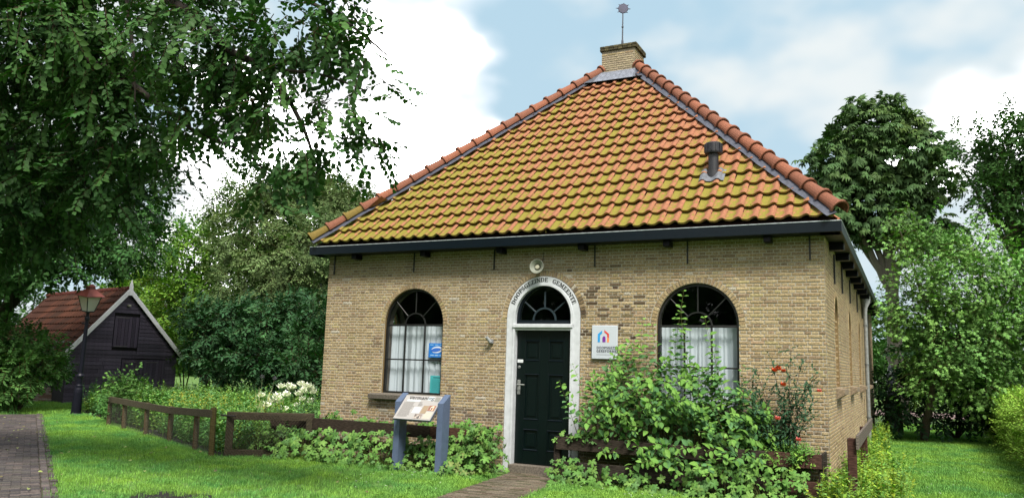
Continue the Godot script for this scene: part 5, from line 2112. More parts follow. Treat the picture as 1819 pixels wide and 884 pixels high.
func big_shrub() -> void:
	var o := Vector3(2.2, 0.55, 0.35)
	var s := base("climbing_shrub", o, "tall bright green shrub sprawling over the planter and the window", "shrub")
	var env := [[0.35, 1.2], [0.9, 1.5], [1.15, 1.7], [1.35, 1.95], [1.6, 2.1], [1.85, 1.85], [2.15, 1.85], [2.45, 1.9], [2.75, 1.6], [3.1, 1.5], [3.4, 1.3], [3.75, 1.05]]
	var tips := []
	for k in 215:
		var x := R(0.95, 3.7)
		var top := 1.0
		for e in env.size() - 1:
			if x >= env[e][0] and x < env[e + 1][0]:
				top = lerpf(env[e][1], env[e + 1][1], (x - env[e][0]) / (env[e + 1][0] - env[e][0]))
		var h: float = lerpf(0.32, top, pow(rng.randf(), 0.85))
		var z := R(0.12, 0.95) if h < top - 0.35 else R(0.1, 0.55)
		tips.append(Vector3(x, h, z))
	for k in 26:      # sprays that hang over the front boards
		tips.append(Vector3(R(1.3, 3.65), R(0.25, 0.6), R(0.74, 1.02)))
	tips.append_array([Vector3(2.33, 2.78, 0.3), Vector3(2.30, 2.55, 0.35), Vector3(2.62, 2.4, 0.3), Vector3(0.55, 1.45, 0.6), Vector3(0.75, 1.7, 0.6), Vector3(0.8, 1.2, 0.7), Vector3(1.72, 2.38, 0.3), Vector3(1.85, 2.3, 0.25), Vector3(2.7, 2.15, 0.4), Vector3(2.8, 2.0, 0.4), Vector3(3.15, 1.75, 0.35), Vector3(2.33, 2.3, 0.4), Vector3(2.2, 2.2, 0.4)])
	var spots := []
	var st := MB.new()
	for k in tips.size():
		var tip: Vector3 = tips[k]
		var root := Vector3(clampf(tip.x + R(-0.5, 0.5), 0.8, 3.1), 0.5, R(0.15, 0.4))
		var rise := maxf(tip.y, root.y) + R(0.05, 0.28) - root.y
		var mid := root.lerp(tip, 0.45) + Vector3(0, rise * 0.45, R(0.0, 0.15))
		if k >= 241:
			mid = root.lerp(tip, 0.5) + Vector3(R(-0.06, 0.06), 0.1, 0.03)
		var pts := []
		var n := 12
		for e in n + 1:
			var t := float(e) / n
			pts.append(root.lerp(mid, t).lerp(mid.lerp(tip, t), t) - o)
		st.tube(pts, [0.006, 0.0055, 0.005, 0.0045, 0.004, 0.003, 0.002], 4, srgb(112, 112, 62), false)
		var length := 0.0
		for e in n:
			length += pts[e].distance_to(pts[e + 1])
		var pairs := int(length * 0.78 / 0.085)
		for e in pairs:
			var t := 0.22 + 0.78 * (e + 0.7) / pairs
			var idx := mini(int(t * n), n - 1)
			var p: Vector3 = pts[idx].lerp(pts[idx + 1], t * n - idx)
			var dir: Vector3 = (pts[idx + 1] - pts[idx]).normalized()
			var side := dir.cross(Vector3(R(-0.3, 0.3), R(-0.3, 0.3), 1.0)).normalized() if e % 2 else dir.cross(Vector3(R(0.4, 1), 0.4, 0.2)).normalized()
			for sgn in [-1.0, 1.0]:
				var f: Vector3 = (side * sgn + dir * 0.45 + Vector3(0, R(-0.5, 0.15), R(-0.1, 0.35))).normalized()
				var b := look(f, Vector3(R(-0.4, 0.4), 0.9, R(0.2, 1.0)))
				var sz := R(0.55, 1.25) * (1.0 if t < 0.85 else 0.65)
				spots.append([Transform3D(b.scaled(Vector3.ONE * sz), p + f * 0.012), t])
	obj("stems", st, M.bark, s)
	var meshes := []
	var hues := [lin(0.105, 0.185, 0.040), lin(0.088, 0.160, 0.040), lin(0.13, 0.215, 0.042), lin(0.075, 0.14, 0.046), lin(0.16, 0.245, 0.046), lin(0.10, 0.175, 0.062)]
	for k in 12:
		var mb := MB.new()
		leaf(mb, Transform3D(), 0.112, 0.068, hues[k % 6], R(0.1, 0.35), R(0.15, 0.4), true)
		meshes.append(mb.mesh(M.leaf))
	spots.sort_custom(func(a, b): return a[0].origin.z > b[0].origin.z)
	var trs := []
	var cols := []
	for k in 12:
		trs.append([])
		cols.append([])
	for k in spots.size():
		var w: int = rng.randi() % 12 if spots[k][1] < 0.8 else [2, 4, 8, 10][rng.randi() % 4]
		if k < 300:
			inst("leaf", meshes[w], spots[k][0], s)
		else:
			trs[w].append(spots[k][0])
			cols[w].append(tint(W, R(0.85, 1.15)))
	for w in 12:
		kind(many("leaves", meshes[w], trs[w], cols[w], s), "stuff")

func rose_bush(at: Vector3, label: String, tips: Array, leafcol: Color, petal: Color, r: float, blooms: Array, stemcol: Color) -> void:
	var s := base("rose_bush", at, label, "rose bush")
	var st := MB.new()
	var lm := MB.new()
	for tip in tips:
		var q: Vector3 = tip
		var mid := q * 0.5 + Vector3(R(-0.1, 0.1), R(0.0, 0.1), R(-0.08, 0.08))
		var pts := []
		for e in 9:
			var t := e / 8.0
			pts.append((Vector3(R(-0.01, 0.01), 0, 0)).lerp(mid, t).lerp(mid.lerp(q, t), t))
		st.tube(pts, [0.007, 0.006, 0.005, 0.004, 0.003], 4, stemcol, false)
		for e in range(2, 9):
			for h in 3:
				var d := (rdir() + Vector3(0, 0.15, 0.2)).normalized()
				var p: Vector3 = pts[e] + rdir() * 0.02
				for l in 5:
					var dd := (d + rdir() * 0.6).normalized()
					leaf(lm, Transform3D(look(dd, Vector3(R(-0.3, 0.3), 1, 0.5)), p + d * 0.03 * l), R(0.035, 0.06), R(0.022, 0.034), tint(leafcol, R(0.7, 1.35)), 0.2, 0.25, false)
	obj("stems", st, M.bark, s)
	kind(obj("leaves", lm, M.leaf, s), "stuff")
	for b in blooms:
		var fm := MB.new()
		flower(fm, V(b), r * R(0.8, 1.15), petal.lerp(Color(0.75, 0.25, 0.3), 0.5) if b.size() > 3 else petal, 14)
		obj("bloom", fm, M.petal, s)

func planting() -> void:
	var greens := [lin(0.105, 0.175, 0.036), lin(0.125, 0.195, 0.040), lin(0.085, 0.150, 0.036), lin(0.145, 0.205, 0.045), lin(0.105, 0.165, 0.050), lin(0.09, 0.155, 0.032)]
	var rusty := [lin(0.105, 0.175, 0.036), lin(0.13, 0.20, 0.040), lin(0.17, 0.175, 0.05), lin(0.09, 0.155, 0.035), lin(0.12, 0.18, 0.045)]
	# the bank of leaves below the long planter: x range, height, reach
	var bank := [[-4.95, -4.2, 0.50, 0.62, 90, "lobed-leaved plant under the gate end of the long planter"], [-4.35, -3.5, 0.52, 0.62, 95, "lobed-leaved plant hanging over the long planter below the window sill"], [-3.6, -2.75, 0.50, 0.62, 90, "lobed-leaved plant on the long planter, between gate and left sign post"], [-2.9, -1.95, 0.54, 0.58, 110, "lobed-leaved plant growing round the left post of the information sign"], [-2.05, -1.15, 0.52, 0.58, 105, "lobed-leaved plant beneath the slanted information panel"], [-1.3, -0.62, 0.66, 0.50, 120, "lobed-leaved plant between the information sign and the brick path"]]
	for b in bank:
		var place := func() -> Array:
			var t := pow(rng.randf(), 0.9)
			var x := R(b[0], b[1])
			var y: float = lerpf(b[2], 0.04, t)
			var z: float = 0.66 + lerpf(0.0, b[3], t) * R(0.5, 1.0) + R(-0.05, 0.08)
			return [Vector3(x, y, z), Vector3(0, 0.75, 0.75), Vector3(lerpf(x, (b[0] + b[1]) / 2, 0.4), 0.0, 0.72)]
		cranesbill(Vector3((b[0] + b[1]) / 2, 0, 0.75), b[5], place, b[4], rusty if b[0] > -1.5 else greens)
	var side := func() -> Array:
		var t := rng.randf()
		return [Vector3(-0.80 + R(0.0, 0.32) * (0.4 + t), lerpf(0.72, 0.05, t), R(0.12, 1.0)), Vector3(0.7, 0.75, 0.3), Vector3(-0.82, 0.0, 0.5)]
	cranesbill(Vector3(-0.8, 0, 0.55), "lobed-leaved plant climbing the planter end beside the white door frame", side, 120, greens)
	var bank2 := [[0.50, 1.2, 0.36, 0.36, 55, "lobed-leaved plant at the short planter's corner by the door"], [1.1, 1.85, 0.26, 0.42, 30, "lobed-leaved plant below the big shrub, nearest the door path"], [1.7, 2.6, 0.24, 0.42, 34, "lobed-leaved plant below the middle of the big shrub"], [2.5, 3.35, 0.42, 0.45, 75, "lobed-leaved plant with pink blooms under the right of the big shrub"], [3.2, 4.0, 0.48, 0.42, 70, "lobed-leaved plant in front of the rusty board end"]]
	for b in bank2:
		var place := func() -> Array:
			var t := rng.randf()
			var x := R(b[0], b[1])
			return [Vector3(x, lerpf(b[2], 0.03, t), 0.70 + lerpf(0.0, b[3], t) * R(0.5, 1.0)), Vector3(0, 0.75, 0.75), Vector3(lerpf(x, (b[0] + b[1]) / 2, 0.4), 0.0, 0.72)]
		cranesbill(Vector3((b[0] + b[1]) / 2, 0, 0.75), b[5], place, b[4], greens)
	# leaves over the rim at the door end of the short planter, and seedlings in the soil of both
	var rim := func() -> Array:
		return [Vector3(R(0.5, 1.2), R(0.60, 0.72), R(0.35, 0.66)), Vector3(0, 1, 0.4), Vector3(0.6, 0.5, 0.45)]
	cranesbill(Vector3(0.6, 0.5, 0.45), "lobed-leaved plant inside the short planter beside the door", rim, 40, greens)
	var left_rim := func() -> Array:
		var x := R(-4.2, -0.9)
		return [Vector3(x, R(0.58, 0.68) + (R(0, 0.14) if x < -3.2 or x > -1.2 else 0.0), R(0.15, 0.6)), Vector3(0, 1, 0.4), Vector3(x, 0.5, 0.4)]
	cranesbill(Vector3(-2.5, 0.5, 0.4), "thin line of lobed leaves in the soil of the long planter", left_rim, 110, greens)
	big_shrub()
	var tips := []
	for k in 20:
		tips.append(Vector3(R(-0.55, 0.45), R(0.5, 1.05), R(-0.1, 0.3)))
	for t in [[-0.15, 1.3, 0.1], [0.1, 1.45, 0.1], [0.25, 1.3, 0.15], [0.42, 1.15, 0.3], [-0.35, 1.2, 0.1], [0.05, 1.25, 0.2], [0.35, 0.95, 0.2]]:
		tips.append(V(t))
	rose_bush(Vector3(3.68, 0.5, 0.3), "dark-leaved rose bush with orange-red blooms at the chapel's corner", tips, lin(0.040, 0.072, 0.034), Color(0.62, 0.10, 0.04), 0.055, [[-0.09, 1.16, 0.25], [-0.03, 1.18, 0.26], [0.02, 1.16, 0.24], [-0.05, 1.20, 0.2], [0.02, 0.98, 0.28], [0.46, 0.92, 0.32, 1], [-0.05, 0.55, 0.35, 1], [0.2, 0.3, 0.35, 1]], srgb(84, 66, 50))
	# low flowering plants at the planter's end
	var e1 := base("leafy_plant", Vector3(3.85, 0.5, 0.4), "low yellow-green plant filling the planter end beneath the roses", "plant")
	crown(e1, "leaves", K.perennial, [[3.7, 0.52, 0.45, 0.22], [3.95, 0.5, 0.42, 0.2]], 30.0, [0.35, 0.5], -0.8, [Color(1.2, 1.15, 0.8)], 0.3)
	# yellow-green growth along the side wall
	var e2 := base("wall_foot_plants", Vector3(4.7, 0, 0.6), "yellowish weeds along the foot of the side wall by the short fence", "weeds")
	var trs := [[], [], [], [], []]
	var cols := [[], [], [], [], []]
	for k in 190:
		var z := lerpf(1.5, -3.2, pow(rng.randf(), 1.1)) if k < 130 else R(-3, -14)
		var w := rng.randi() % 5
		var x := R(4.26, 4.95) if k < 130 else R(4.25, 4.6)
		trs[w].append(Transform3D(Basis(Vector3.UP, R(0, 6)).scaled(Vector3.ONE * R(0.45, 0.95)), Vector3(x, 0, z) - e2.position))
		cols[w].append(Color(2.0, 1.45, 0.6).lerp(Color(0.9, 1.0, 0.9), pow(rng.randf(), 1.6)))
	for w in 5:
		kind(many("leaves", K.perennial[w], trs[w], cols[w], e2), "stuff")
	# flower garden behind the fence
	var bt := [[], [], [], [], []]
	var bc := [[], [], [], [], []]
	for k in 5200:
		var p := Vector3(R(-16.4, -4.45), 0, R(-14.5, 1.5))
		if not in_bed(p) or not in_bed(p + Vector3(0, 0, 0.18)):
			continue
		var w := rng.randi() % 5
		var n := patch.get_noise_2d(p.x * 18 + 300, p.z * 18)
		var s := 0.95 + n * 0.35 + R(-0.2, 0.25)
		bt[w].append(Transform3D(Basis(Vector3.UP, R(0, 6)).scaled(Vector3(1, R(0.85, 1.15), 1) * s), p))
		var c := Color(1.0, 1.0, 1.0).lerp(Color(1.25, 1.1, 0.8), clampf(n * 2.0, 0, 1)).lerp(Color(0.8, 0.95, 1.0), clampf(-n * 2.0, 0, 1))
		bc[w].append(tint(c, R(0.85, 1.25)))
	var bed := kind(hang(Node3D.new(), "garden_vegetation"), "stuff") as Node3D
	for w in 5:
		kind(many("garden_plants", K.perennial[w], bt[w], bc[w], bed), "stuff")
	# named plants in it
	for g in [[-6.9, 0.15, "goldenrod with yellow plumes just behind the fence's end post"], [-7.9, -0.2, "goldenrod with a thin yellow spike at the fence's middle post"], [-6.3, -0.6, "broad goldenrod clump behind the gate's latch post"]]:
		var p := base("goldenrod", Vector3(g[0], 0, g[1]), g[2], "flower", "yellow goldenrod in the flower garden")
		var mb := MB.new()
		var fm := MB.new()
		for k in 12:
			var q := Vector3(R(-0.3, 0.3), 0, R(-0.25, 0.25))
			var t := q * 1.2 + Vector3(0, R(0.7, 0.95), 0)
			mb.tube([q, t], [0.004, 0.002], 3, srgb(110, 124, 60), false)
			for e in 14:
				leaf(mb, Transform3D(look(Vector3(R(-1, 1), R(0, 0.6), R(-1, 1)), Vector3.UP), q.lerp(t, R(0.1, 0.8))), 0.09, 0.02, tint(lin(0.10, 0.15, 0.04), R(0.8, 1.2)), 0.4, 0.1, false)
			for e in 26:
				leaf(fm, Transform3D(look(rdir(), Vector3.UP), t + Vector3(R(-0.05, 0.05), R(-0.16, 0.05), R(-0.05, 0.05))), 0.022, 0.02, tint(lin(0.50, 0.36, 0.04), R(0.7, 1.2)), 0.1, 0.1, false)
		obj("stems", mb, M.leaf_soft, p)
		obj("plumes", fm, M.petal, p)
	var wt := []
	for k in 16:
		wt.append(Vector3(R(-0.55, 0.65), R(0.45, 0.95), R(-0.3, 0.35)))
	rose_bush(Vector3(-5.55, 0, -0.75), "white rose bush in bloom beside the chapel's front corner", wt, lin(0.085, 0.13, 0.045), Color(0.86, 0.85, 0.76), 0.13, [[-0.73, 0.84, -0.21], [-0.76, 0.77, -0.21], [-0.62, 0.81, -0.16], [-0.61, 1.02, -0.47], [-0.64, 1.07, -0.44], [-0.49, 1.05, -0.41], [-0.40, 1.10, -0.56], [-0.28, 1.04, -0.52], [-0.29, 1.06, -0.62], [-0.24, 0.97, -0.43], [-0.32, 1.01, -0.73], [-0.37, 0.70, -0.42], [-0.81, 0.77, -0.18], [-0.84, 1.04, -0.46], [-0.33, 0.92, -0.40], [-0.41, 0.90, -0.14], [-0.50, 1.12, -0.62], [-0.20, 0.95, -0.69], [-0.60, 0.76, -0.18], [-0.38, 0.62, -0.08], [-0.19, 0.77, -0.61], [-0.83, 0.67, -0.08], [-0.20, 0.82, -0.37], [-1.14, 0.85, -0.23]], srgb(104, 116, 60))
	var al := base("allium", Vector3(-7.4, 0, -1.7), "two tall dried allium heads standing above the flower garden", "flower")
	for k in 2:
		var mb := MB.new()
		var t := Vector3(k * 0.35, 1.25 - k * 0.02, 0)
		mb.tube([Vector3(k * 0.1, 0, 0), t], [0.006, 0.004], 4, srgb(110, 112, 84), false)
		for e in 90:
			var d := rdir()
			mb.tri(t, t + d * 0.05 + rdir() * 0.006, t + d * 0.05, srgb(96, 92, 100))
		obj("stalk", mb, M.leaf_soft, al)
	var gl := base("grassy_plume", Vector3(-6.6, 0, -0.9), "silvery upright plume with strap leaves left of the white roses", "plant")
	var pb := MB.new()
	for k in 16:
		var d := Vector3(R(-0.4, 0.4), 1, R(-0.3, 0.3))
		leaf(pb, Transform3D(look(d, Vector3(0, 0, 1)), Vector3(R(-0.08, 0.08), 0.3, R(-0.05, 0.05))), R(0.5, 0.85), 0.035, srgb(168, 176, 132), R(0.05, 0.35), 0.2, true)
	obj("leaves", pb, M.leaf_soft, gl)

func shrub_on(called: String, at: Vector3, label: String, category: String, kinds: Array, blobs: Array, per: float, size: Array, droop: float, tints: Array, group := "") -> Node3D:
	var s := base(called, at, label, category, group)
	var base_ := Vector3(0, 0, 0)
	for k in mini(blobs.size(), 6):
		var b: Array = blobs[k]
		limb(s, "stem", [at, at.lerp(V(b), 0.6) + Vector3(0, 0.1, 0), V(b) + base_], [0.035, 0.012], srgb(84, 70, 54), 6)
	crown(s, "crown", kinds, blobs, per, size, droop, tints)
	return s

func tree_on(called: String, at: Vector3, label: String, kinds: Array, blobs: Array, per: float, size: Array, droop: float, tints: Array, trunk: float, bark: Color, limbs := 7) -> Node3D:
	var s := base(called, at, label, "tree")
	var c := Vector3.ZERO
	for b in blobs:
		c += V(b) / blobs.size()
	var fork := at.lerp(Vector3(c.x, c.y, c.z), 0.55)
	limb(s, "trunk", [at - Vector3(0, 0.2, 0), at.lerp(fork, 0.5) + Vector3(R(-0.15, 0.15), 0, R(-0.15, 0.15)), fork, c], [trunk, trunk * 0.45], bark, 12)
	for k in mini(blobs.size(), limbs):
		var b: Array = blobs[k]
		limb(s, "limb", [fork, fork.lerp(V(b), 0.5) + Vector3(0, 0.2, 0), V(b)], [trunk * 0.45, trunk * 0.1], bark, 7)
	crown(s, "crown", kinds, blobs, per, size, droop, tints)
	return s

func trees() -> void:
	var near_green := [Color(1, 1, 1), Color(0.85, 0.95, 0.9), Color(1.12, 1.1, 0.85)]
	var f := base("overhanging_tree", Vector3(-9.07, 0, 5.39), "big overhanging tree with drooping leafy branches above the road", "tree")
	limb(f, "trunk", [Vector3(-9.07, 0, 5.39), Vector3(-8.91, 4.15, 6.00), Vector3(-8.32, 7.28, 6.45), Vector3(-7.17, 9.61, 6.59)], [0.42, 0.2], srgb(60, 52, 44), 14)
	limb(f, "limb", [Vector3(-8.34, 6.96, 6.40), Vector3(-6.58, 6.87, 5.84), Vector3(-4.94, 6.08, 5.45), Vector3(-4.28, 5.46, 5.36), Vector3(-3.66, 5.12, 5.22), Vector3(-2.78, 4.60, 5.14), Vector3(-2.21, 4.22, 5.14)], [0.11, 0.02], srgb(52, 45, 38), 8)
	limb(f, "limb", [Vector3(-8.16, 7.68, 6.43), Vector3(-5.45, 7.44, 5.83), Vector3(-3.43, 6.36, 5.54), Vector3(-2.00, 5.45, 5.35), Vector3(-1.62, 5.09, 5.33), Vector3(-1.09, 4.78, 5.23), Vector3(-0.64, 4.21, 5.14), Vector3(-0.43, 3.71, 5.06)], [0.11, 0.012], srgb(52, 45, 38), 8)
	limb(f, "limb", [Vector3(-1.09, 4.78, 5.23), Vector3(-0.40, 4.66, 5.20), Vector3(0.14, 4.46, 5.01)], [0.03, 0.008], srgb(52, 45, 38), 8)
	limb(f, "limb", [Vector3(-3.43, 6.36, 5.54), Vector3(-1.63, 5.98, 5.25), Vector3(-0.39, 5.41, 5.10), Vector3(0.26, 4.90, 4.80)], [0.06, 0.008], srgb(52, 45, 38), 8)
	limb(f, "limb", [Vector3(-8.51, 5.73, 6.17), Vector3(-6.87, 5.08, 5.47), Vector3(-5.58, 4.13, 4.88), Vector3(-4.72, 3.50, 4.58)], [0.09, 0.02], srgb(52, 45, 38), 8)
	limb(f, "limb", [Vector3(-4.28, 5.46, 5.36), Vector3(-4.18, 4.68, 5.18), Vector3(-4.17, 3.99, 4.95)], [0.03, 0.008], srgb(52, 45, 38), 8)
	limb(f, "limb", [Vector3(-3.32, 6.22, 5.46), Vector3(-3.17, 5.29, 5.34), Vector3(-3.17, 4.68, 5.24)], [0.03, 0.008], srgb(52, 45, 38), 8)
	limb(f, "limb", [Vector3(-2.21, 4.22, 5.14), Vector3(-1.50, 3.93, 5.07), Vector3(-0.91, 3.50, 5.04)], [0.02, 0.006], srgb(52, 45, 38), 8)
	crown(f, "crown", K.elm, [[-5.25, 5.82, 5.45, 1.13, 1.30], [-3.95, 5.69, 5.23, 1.08, 1.30], [-2.18, 5.38, 5.42, 0.78, 1.10], [-5.24, 4.88, 4.95, 1.08, 1.20], [-3.67, 4.70, 4.93, 0.79, 1.10], [-1.38, 5.03, 5.30, 0.50, 0.90], [-0.71, 5.17, 5.33, 0.46, 0.90], [-0.28, 5.18, 5.12, 0.40, 0.90], [0.04, 4.91, 5.02, 0.25, 0.90], [-0.80, 4.44, 5.25, 0.43, 0.70], [-0.19, 4.31, 5.04, 0.37, 0.75], [0.07, 4.08, 4.87, 0.20, 0.80], [-0.42, 3.92, 5.09, 0.28, 0.75], [-0.10, 3.84, 4.92, 0.26, 0.60], [-1.43, 4.31, 5.10, 0.40, 0.70], [-2.25, 4.55, 5.10, 0.50, 0.95], [-5.85, 3.94, 4.77, 1.03, 1.20], [-4.13, 3.95, 4.81, 0.66, 1.10], [-2.74, 3.99, 5.02, 0.34, 0.70], [-0.82, 3.78, 5.16, 0.27, 0.80], [-0.99, 3.47, 5.08, 0.21, 1.30], [-1.28, 3.54, 5.12, 0.16, 0.80], [-0.61, 3.61, 5.02, 0.13, 0.60], [0.17, 4.56, 4.90, 0.18, 0.60], [0.11, 3.81, 4.81, 0.13, 0.70], [-1.66, 4.72, 5.17, 0.39, 0.70], [-0.16, 5.43, 5.10, 0.30, 1.00], [-5.58, 3.58, 4.23, 0.53, 1.00], [-6.32, 3.43, 4.58, 0.61, 1.00], [-4.70, 7.04, 5.49, 1.19, 1.00], [-1.81, 6.35, 5.29, 0.72, 0.90], [-7.52, 6.12, 5.63, 1.22, 1.10], [-7.58, 4.59, 5.40, 1.06, 1.10]], 16.0, [0.7, 1.05], 0.5, [Color(0.85, 0.92, 0.9), Color(0.75, 0.86, 0.88), Color(1.0, 1.0, 0.8)], 0.9, 0.35)
	tree_on("dark_tree", Vector3(-21.46, 0, -3.66), "dark leafy tree hanging low over the barn roof", K.broad, [[-15.83, 4.49, -1.22, 1.49], [-15.57, 4.82, -2.43, 1.32], [-15.12, 5.17, -3.72, 1.14], [-16.25, 3.96, -1.10, 0.67, 0.80], [-17.19, 6.30, -1.37, 2.03], [-16.92, 7.14, -3.62, 1.87], [-16.29, 6.55, -5.17, 1.06], [-14.65, 4.16, -1.87, 0.59, 0.70], [-14.47, 4.55, -3.02, 0.70, 0.80], [-18.38, 4.26, -1.11, 1.87], [-19.91, 7.58, -0.92, 2.61]], 9.0, [0.6, 0.95], 0.35, [Color(0.75, 0.9, 0.95), Color(0.9, 1.0, 0.95), Color(0.7, 0.85, 0.8)], 0.3, srgb(58, 50, 42))
	tree_on("ash_tree", Vector3(-26.52, 0, -18.09), "bright yellow-green tree standing right behind the barn gable", K.broad, [[-25.28, 6.53, -15.37, 1.61], [-23.29, 6.95, -15.17, 1.18], [-25.73, 4.12, -15.54, 1.75], [-23.25, 4.88, -15.53, 1.57], [-28.87, 4.48, -16.17, 1.56], [-31.03, 6.66, -16.99, 1.43], [-25.80, 2.52, -15.77, 1.48], [-27.99, 7.58, -16.09, 0.99], [-23.90, 3.31, -15.46, 1.31], [-31.50, 4.88, -17.05, 1.49]], 6.0, [0.8, 1.2], 0.2, [Color(2.0, 1.9, 0.9), Color(1.7, 1.7, 0.9), Color(2.4, 2.0, 0.8)], 0.25, srgb(70, 62, 50))
	tree_on("willow_tree", Vector3(-18.11, 0, -15.52), "large grey-green willow tree behind the garden shrubs", K.willow, [[-19.05, 6.64, -12.82, 1.87], [-16.71, 7.65, -13.83, 1.75], [-15.14, 7.58, -14.62, 1.12], [-14.99, 5.93, -13.84, 1.59], [-16.25, 5.30, -12.19, 1.98], [-15.29, 8.73, -15.49, 0.63], [-20.12, 9.04, -13.01, 1.01], [-18.62, 8.86, -13.80, 1.01], [-16.67, 9.28, -14.71, 0.84], [-18.59, 4.47, -12.28, 1.59], [-15.52, 3.81, -12.80, 1.76], [-14.55, 4.38, -14.32, 1.36], [-16.05, 8.71, -15.12, 0.84], [-18.56, 8.51, -12.76, 1.17], [-17.09, 8.67, -13.47, 1.17], [-15.84, 8.48, -14.12, 1.05], [-18.16, 9.59, -13.91, 0.72], [-20.81, 7.95, -12.85, 0.96], [-13.91, 7.53, -14.12, 0.68], [-15.23, 6.20, -12.55, 1.54], [-17.69, 6.96, -12.32, 1.36]], 11.0, [0.7, 1.05], 0.45, [Color(1.4, 1.35, 1.15), Color(1.15, 1.2, 1.05), Color(1.7, 1.55, 1.25)], 0.35, srgb(84, 76, 62))
	shrub_on("laurel_shrub", Vector3(-15.72, 0, -8.80), "dark glossy laurel shrub between barn and garden", "shrub", K.laurel, [[-15.79, 2.58, -8.34, 0.96], [-15.09, 2.98, -8.63, 0.86], [-16.73, 2.00, -8.54, 0.68], [-14.21, 1.93, -8.11, 0.92], [-15.45, 1.35, -8.15, 0.75], [-17.35, 3.08, -8.61, 0.59]], 22.0, [0.8, 1.3], 0.1, [Color(0.95, 1.05, 1.05), Color(0.8, 0.95, 0.95), Color(1.1, 1.15, 1.0)], "dark shrubs behind the flower garden")
	shrub_on("laurel_shrub", Vector3(-13.38, 0, -8.85), "tallest dark laurel shrub at the middle of the garden's back", "shrub", K.laurel, [[-13.37, 2.51, -8.44, 1.01], [-12.85, 3.07, -8.60, 0.83], [-13.01, 1.59, -7.64, 0.89], [-12.05, 1.79, -8.09, 0.89], [-12.56, 0.90, -7.98, 0.62]], 22.0, [0.8, 1.3], 0.1, [Color(0.95, 1.05, 1.05), Color(0.8, 0.95, 0.95), Color(1.1, 1.15, 1.0)], "dark shrubs behind the flower garden")
	shrub_on("laurel_shrub", Vector3(-9.63, 0, -6.21), "dark laurel shrub touching the chapel's left wall", "shrub", K.laurel, [[-9.54, 2.25, -5.88, 0.62], [-9.10, 1.48, -5.09, 0.62], [-9.71, 2.90, -6.25, 0.56], [-9.29, 1.64, -6.11, 0.62], [-8.99, 0.90, -5.25, 0.45]], 22.0, [0.8, 1.3], 0.1, [Color(0.95, 1.05, 1.05), Color(0.8, 0.95, 0.95), Color(1.1, 1.15, 1.0)], "dark shrubs behind the flower garden")
	shrub_on("light_shrub", Vector3(-19.46, 0, -10.32), "small light green shrub beside the right corner of the barn", "shrub", K.broad, [[-18.56, 2.06, -9.30, 0.37], [-18.20, 1.87, -9.51, 0.29], [-18.82, 1.49, -9.27, 0.33]], 20.0, [0.4, 0.6], 0.0, [Color(1.6, 1.6, 0.8)])
	shrub_on("road_bush", Vector3(-17.02, 0, -2.50), "broad dark bush at the end of the brick road", "bush", K.laurel, [[-16.61, 1.09, -1.96, 0.84], [-16.82, 1.40, -2.93, 0.54], [-16.78, 1.13, -3.56, 0.26], [-17.36, 1.83, -2.02, 0.78], [-17.52, 1.71, -3.10, 0.52], [-17.68, 1.35, -1.38, 1.22], [-17.43, 1.32, -3.77, 0.27], [-16.49, 0.49, -1.89, 0.39]], 30.0, [0.7, 1.15], 0.1, [Color(2.4, 2.3, 1.5), Color(1.9, 1.95, 1.3), Color(2.9, 2.7, 1.7)])
	shrub_on("currant_bush", Vector3(-11.89, 0, -1.68), "leafy currant bush beside the lamp at the fence end", "bush", K.maple, [[-11.43, 0.73, -1.56, 0.32], [-11.88, 0.40, -1.62, 0.20], [-10.89, 0.67, -1.50, 0.26], [-11.57, 1.07, -1.66, 0.08], [-11.80, 0.91, -1.58, 0.16], [-10.50, 0.47, -1.39, 0.18], [-12.20, 0.62, -1.76, 0.16]], 40.0, [0.45, 0.75], 0.0, [Color(0.9, 1.0, 0.9), Color(1.1, 1.1, 0.9), Color(0.75, 0.9, 0.9)])
	tree_on("chestnut_tree", Vector3(4.87, 0, -22.53), "tall dark chestnut tree behind the chapel's right eave", K.chestnut, [[4.04, 10.76, -20.33, 1.32], [3.23, 9.58, -20.12, 1.44], [4.86, 9.74, -20.91, 1.53], [2.90, 8.31, -20.16, 1.17], [4.31, 7.94, -20.93, 1.70], [5.87, 8.83, -21.57, 1.17], [2.16, 9.16, -20.78, 0.70], [5.38, 10.91, -20.98, 0.89], [5.59, 6.96, -20.61, 1.03], [6.51, 6.99, -21.07, 0.72, 0.60], [2.48, 7.35, -20.11, 0.47, 0.90], [3.14, 7.27, -20.46, 0.72], [3.98, 7.29, -21.44, 0.65, 0.90], [5.05, 7.33, -21.40, 0.74], [6.86, 6.39, -21.34, 0.62, 0.50], [4.84, 11.73, -20.57, 0.53], [3.69, 11.59, -20.02, 0.47], [6.30, 10.31, -21.54, 0.64, 0.70]], 11.0, [0.75, 1.2], 0.2, [Color(1.3, 1.3, 1.2), Color(1.1, 1.2, 1.15), Color(1.7, 1.5, 1.1)], 0.36, srgb(120, 112, 104))
	tree_on("lime_tree", Vector3(9.75, 0, -21.59), "tall green tree at the edge beyond the hedge", K.broad, [[8.46, 9.05, -18.30, 1.14], [7.57, 9.58, -18.90, 0.80, 0.70], [8.24, 7.77, -18.41, 1.01], [7.68, 8.17, -19.19, 0.67, 0.60], [7.09, 8.98, -19.89, 0.44, 0.50], [9.44, 8.90, -18.82, 1.84], [9.34, 6.35, -19.19, 1.10], [8.75, 10.33, -18.24, 0.46], [8.37, 6.77, -18.64, 0.74, 0.50], [7.04, 9.96, -19.70, 0.36, 0.50], [8.22, 8.76, -19.36, 0.76]], 9.0, [0.55, 0.9], 0.3, [Color(1.1, 1.1, 1.0), Color(0.9, 1.0, 0.95)], 0.3, srgb(80, 70, 58))
